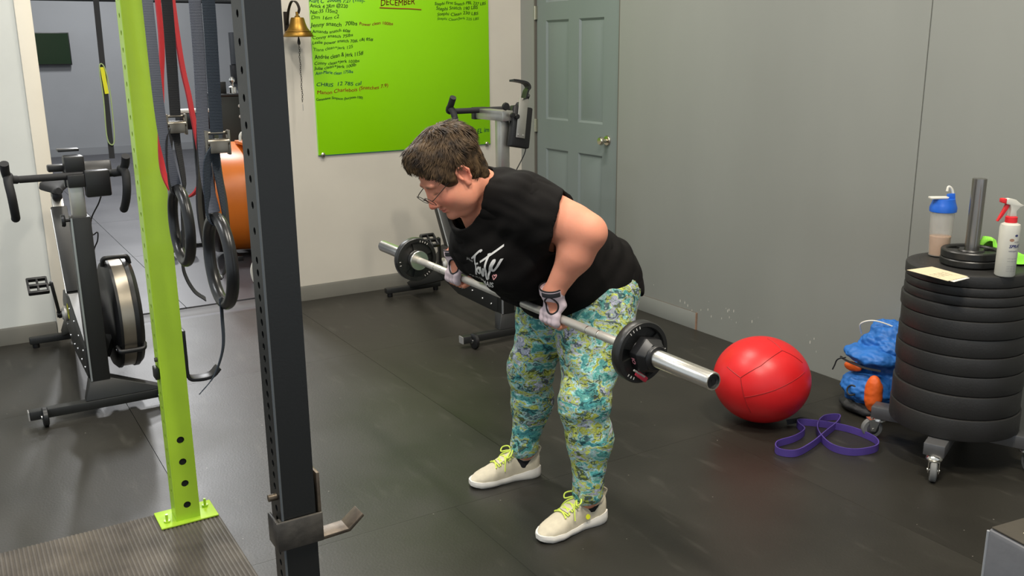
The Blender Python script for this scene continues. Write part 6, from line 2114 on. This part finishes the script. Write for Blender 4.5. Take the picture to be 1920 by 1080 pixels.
# ---- soft plyo box with cards
pbx = thing('plyo_box', (2.25, 0.72, 0), 'charcoal foam jump box with gold outline print in the right corner', 'jump box')
A0 = Vector((1.958, 1.098, 0.0)); e1 = Vector((0.990, -0.14, 0)); e2 = Vector((-0.14, -0.990, 0))
M_boxside = mat('lit_grey_vinyl', '#5f6064', 0.55, var=0.15, vscale=8, bump=0.1, bscale=30)  # black box side coloured grey to carry the light falling on it
M_boxtop = mat('black_vinyl_top', '#3a352c', 0.55, var=0.15, vscale=9, bump=0.06, bscale=50)
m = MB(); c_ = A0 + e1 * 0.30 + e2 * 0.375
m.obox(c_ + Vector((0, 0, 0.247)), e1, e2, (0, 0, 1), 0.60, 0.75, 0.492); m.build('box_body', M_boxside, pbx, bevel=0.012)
m = MB(); m.obox(c_ + Vector((0, 0, 0.4955)), e1, e2, (0, 0, 1), 0.585, 0.735, 0.005); m.build('top_panel', M_boxtop, pbx, bevel=0.002)
M_gold = mat('gold_print', '#b98a2e', 0.6)
m = MB()
def onbox(a, b, z=0.4983): return A0 + e1 * a + e2 * b + Vector((0, 0, z))
loop = [onbox(0.055, 0.105), onbox(0.035, 0.135), onbox(0.035, 0.60), onbox(0.055, 0.63), onbox(0.52, 0.63), onbox(0.54, 0.60), onbox(0.54, 0.13), onbox(0.52, 0.10)]
m.band(loop, 0.006, 0.0006, wdir=None, wdirs=[(0.7, 0.7, 0), (0.9, -0.3, 0), (0.99, -0.14, 0), (0.7, -0.7, 0), (0.14, 0.99, 0), (0.7, 0.7, 0), (0.99, -0.14, 0), (0.7, -0.7, 0)], closed=True)
m.build('outline_print', M_gold, pbx)
MB().tube([A0 + e1 * 0.004 + e2 * 0.004 + Vector((0, 0, 0.01)), A0 + e1 * 0.004 + e2 * 0.004 + Vector((0, 0, 0.487))], 0.004, 8).build('corner_piping', mat('pale_piping', '#8d8f92', 0.6), pbx)
for k, (a0, a1, b0) in enumerate(((0.045, 0.085, 0.060), (0.095, 0.16, 0.060))):
    P = [onbox(a0, b0, 0.4990), onbox(a1, b0, 0.4990), onbox(a1, b0 + 0.16, 0.4990), onbox(a0, b0 + 0.16, 0.4990)]
    sheet('index_card', [(p.x, p.y) for p in P], 0.4990, M_card, ['narrow cream card at the corner of the charcoal jump box', 'wider cream card farther from the corner of the charcoal jump box'][k], 'card')

# ================================================================== FAR ROOM
tv = thing('television', (1.55, 16.58, 1.42), 'dark flat television hung on the far grey wall', 'television')
MB().boxp((1.10, 16.50, 1.430), (1.988, 16.56, 1.925)).build('bezel', M_plastic, tv, bevel=0.004)
MB().boxp((1.115, 16.496, 1.447), (1.975, 16.4995, 1.912)).build('screen', mat('dark_screen', '#0c2210', 0.15), tv)
MB().boxp((1.40, 16.5605, 1.55), (1.75, 16.5995, 1.80)).build('wall_mount', M_plastic, tv)
hang = thing('suspension_strap', (0.958, 6.5, 0.93), 'black suspension strap with yellow handle loop hanging in the opening', 'strap')
MB().band([(0.958, 6.5, CEIL), (0.962, 6.5, 1.90), (0.957, 6.5, 1.5), (0.950, 6.5, 0.93)], 0.034, 0.003, wdir=(1, 0, 0)).build('webbing', M_webblack, hang)
M_yel = mat('yellow_sleeve', '#d8d51a', 0.5)
MB().band([(0.952, 6.494, 1.505), (0.956, 6.494, 1.43), (0.963, 6.494, 1.34)], 0.024, 0.004, wdir=(1, 0, 0)).build('yellow_sleeve', M_yel, hang)
M_cord = mat('pale_green_cord', '#9db07a', 0.6)
loop = catmull([(0.935, 6.49, 1.50), (0.938, 6.49, 1.30), (0.932, 6.49, 1.08), (0.950, 6.49, 1.02), (0.975, 6.49, 1.05), (0.982, 6.49, 1.25), (0.978, 6.49, 1.42), (0.960, 6.49, 1.515)], 6, closed=True)
MB().tube(loop, 0.004, 6, closed=True).build('handle_cord', M_cord, hang)

# orange drum fan
fan = thing('drum_fan', (1.98, 7.5, 0), 'orange metal drum fan with dark rim in the far room', 'fan')
M_orange = mat('orange_enamel', '#d5701c', 0.35, var=0.05, vscale=6)
ax = Vector((0.93, -0.36, 0)).normalized(); c0_ = Vector((1.86, 7.52, 0.475))
MB().lathe([(0.40, 0.0), (0.425, 0.0), (0.43, 0.03), (0.43, 0.42), (0.425, 0.45), (0.40, 0.45)], c0_, ax, 56).build('drum', M_orange, fan)
MB().lathe([(0.39, -0.05), (0.435, -0.05), (0.445, -0.03), (0.445, 0.02), (0.432, 0.03), (0.39, 0.03), (0.39, -0.05)], c0_, ax, 56).build('front_rim', mat('brown_black_rim', '#2a211c', 0.35), fan)
gr = MB()
for k in range(8):
    gr.torus(c0_ - ax * 0.045, 0.05 + k * 0.045, 0.003, ax, 40, 6)
gr.build('grille', M_plastic, fan)
bl_ = MB()
u, v, w = frame_from(ax)
for k in range(4):
    a = math.pi / 2 * k + 0.3
    d = u * math.cos(a) + v * math.sin(a)
    bl_.obox(c0_ + ax * 0.12 + d * 0.2, d, (ax * 0.5 + d.cross(ax) * 0.85), d.cross(ax * 0.5 + d.cross(ax) * 0.85), 0.34, 0.16, 0.004)
bl_.build('blades', M_dollysteel, fan)
MB().boxp((1.98, 7.12, 0.90), (2.20, 7.38, 0.925)).build('handle_plate', M_orange, fan, bevel=0.004)
MB().obox(c0_ + ax * 0.25 + Vector((0, -0.13, 0.412)), ax, (0, 0.95, 0.3), (0, -0.3, 0.95), 0.10, 0.12, 0.004).build('label', M_whiteplastic, fan)
for s in (0.05, 0.38):
    MB().boxp(c0_ + ax * s + Vector((-0.02, -0.3, -0.475)), c0_ + ax * s + Vector((0.02, 0.3, -0.435))).build('stand_foot', M_plastic, fan, bevel=0.004)
# black cabinet behind the fan, with small things on it
cab = thing('equipment_cabinet', (2.32, 8.45, 0), 'black equipment cabinet standing behind the orange drum fan', 'cabinet')
MB().boxp((2.10, 8.20, 0.02), (2.62, 8.70, 1.225)).build('body', mat('cabinet_black', '#10160f', 0.45), cab, bevel=0.006)
MB().boxp((2.09, 8.19, 1.2255), (2.63, 8.71, 1.245)).build('top', M_plastic, cab, bevel=0.003)
for z in (1.05, 1.14):
    MB().lathe([(0, 0), (0.014, 0), (0.012, 0.006), (0, 0.007)], (2.27, 8.1995, z), (0, -1, 0), 14).build('knob', M_whiteplastic, cab)
tag(MB().boxp((2.135, 8.30, 1.2455), (2.195, 8.38, 1.345)).build('small_box', mat('dark_box', '#191712', 0.5), None, loc=(2.16, 8.34, 1.2455), bevel=0.003), 'small black box on top of the far cabinet', 'box')
m = MB(); m.lathe([(0, 0), (0.030, 0), (0.030, 0.05), (0.012, 0.06), (0.012, 0.085), (0.024, 0.10), (0.026, 0.115), (0.016, 0.135), (0, 0.14)], (2.26, 8.34, 1.2455), (0, 0, 1), 24)
tag(m.build('chrome_trophy', M_chrome, None, loc=(2.26, 8.34, 1.2455)), 'small chrome bell on top of the far cabinet', 'bell')
m = MB(); m.lathe([(0, 0), (0.026, 0), (0.034, 0.09), (0.030, 0.09), (0.023, 0.005), (0, 0.005)], (2.335, 8.30, 1.2455), (0, 0, 1), 24)
tag(m.build('paper_cup', M_whiteplastic, None, loc=(2.335, 8.30, 1.2455)), 'white cup on top of the far cabinet', 'cup')
# padded roller on a stand
rl = thing('padded_roller', (1.72, 7.9, 0), 'black padded roller with white top on a slim stand in the far room', 'roller')
MB().tube([(1.70, 8.0, 1.06), (1.96, 8.0, 1.055)], 0.082, 28).build('pad', M_softblack, rl)
MB().obox((1.83, 7.985, 1.128), (1, 0, 0), (0, 1, 0), (0, 0, 1), 0.24, 0.10, 0.034).build('white_cover', M_whiteplastic, rl, bevel=0.012)
MB().boxp((1.81, 7.985, 0.0), (1.85, 8.02, 1.0)).build('stand_post', M_blackpaint, rl)
MB().boxp((1.66, 7.96, 0.0), (2.0, 8.04, 0.03)).build('stand_foot', M_blackpaint, rl)
# small dumbbell on the far floor
db = thing('dumbbell', (1.555, 7.75, 0), 'small black dumbbell on the grey floor beyond the opening', 'dumbbell')
for x in (1.48, 1.63):
    MB().lathe([(0, -0.025), (0.095, -0.025), (0.105, -0.012), (0.105, 0.012), (0.095, 0.025), (0, 0.025)], (x, 7.75, 0.106), (1, 0.1, 0), 28).build('head', M_iron, db)
MB().tube([(1.48, 7.75, 0.106), (1.63, 7.765, 0.106)], 0.015, 14).build('handle', M_steel, db)
# white hooked pole
wp = thing('white_pole', (1.80, 6.45, 0), 'white plastic hooked pole leaning in the opening beside the black upright', 'pole')
MB().tube(catmull([(1.770, 6.45, 1.00), (1.773, 6.45, 1.035), (1.788, 6.45, 1.052), (1.797, 6.45, 1.03), (1.800, 6.45, 0.86), (1.797, 6.45, 0.42), (1.801, 6.45, 0.15)], 7), 0.010, 10).build('shaft', M_whiteplastic, wp)
MB().tube(catmull([(1.801, 6.45, 0.15), (1.775, 6.45, 0.09), (1.785, 6.45, 0.015), (1.806, 6.45, 0.012), (1.822, 6.45, 0.08)], 6, closed=True), 0.009, 8, closed=True).build('end_loop', M_whiteplastic, wp)
for z in (0.72, 0.66, 0.33, 0.27):
    MB().boxp((1.803, 6.43, z), (1.845, 6.47, z + 0.022)).build('peg', M_whiteplastic if z > 0.3 else mat('blue_peg', '#41597e', 0.5), wp)
# pull-up bar and wall rack deep in the far room
rg = thing('pull_up_rig', (3.0, 12.0, 0), 'thin black pull-up rig crossing the far room', 'rig')
MB().tube([(1.0, 12.0, 2.195), (5.2, 12.0, 2.195)], 0.022, 12).build('crossbar', M_blackpaint, rg)
for x in (1.0, 5.2):
    MB().boxp((x - 0.03, 11.97, 0), (x + 0.03, 12.03, 2.4)).build('rig_post', M_blackpaint, rg)
ws = thing('wall_speaker', (4.18, 16.5, 1.1), 'dark narrow speaker column on the far wall near the cabinet', 'speaker')
MB().boxp((4.50, 16.45, 1.40), (4.58, 16.5995, 1.93)).build('upper_column', mat('grey_column', '#3c3f42', 0.5), ws, bevel=0.004)
MB().boxp((4.48, 16.42, 1.08), (4.62, 16.5995, 1.39)).build('lower_box', M_plastic, ws, bevel=0.004)
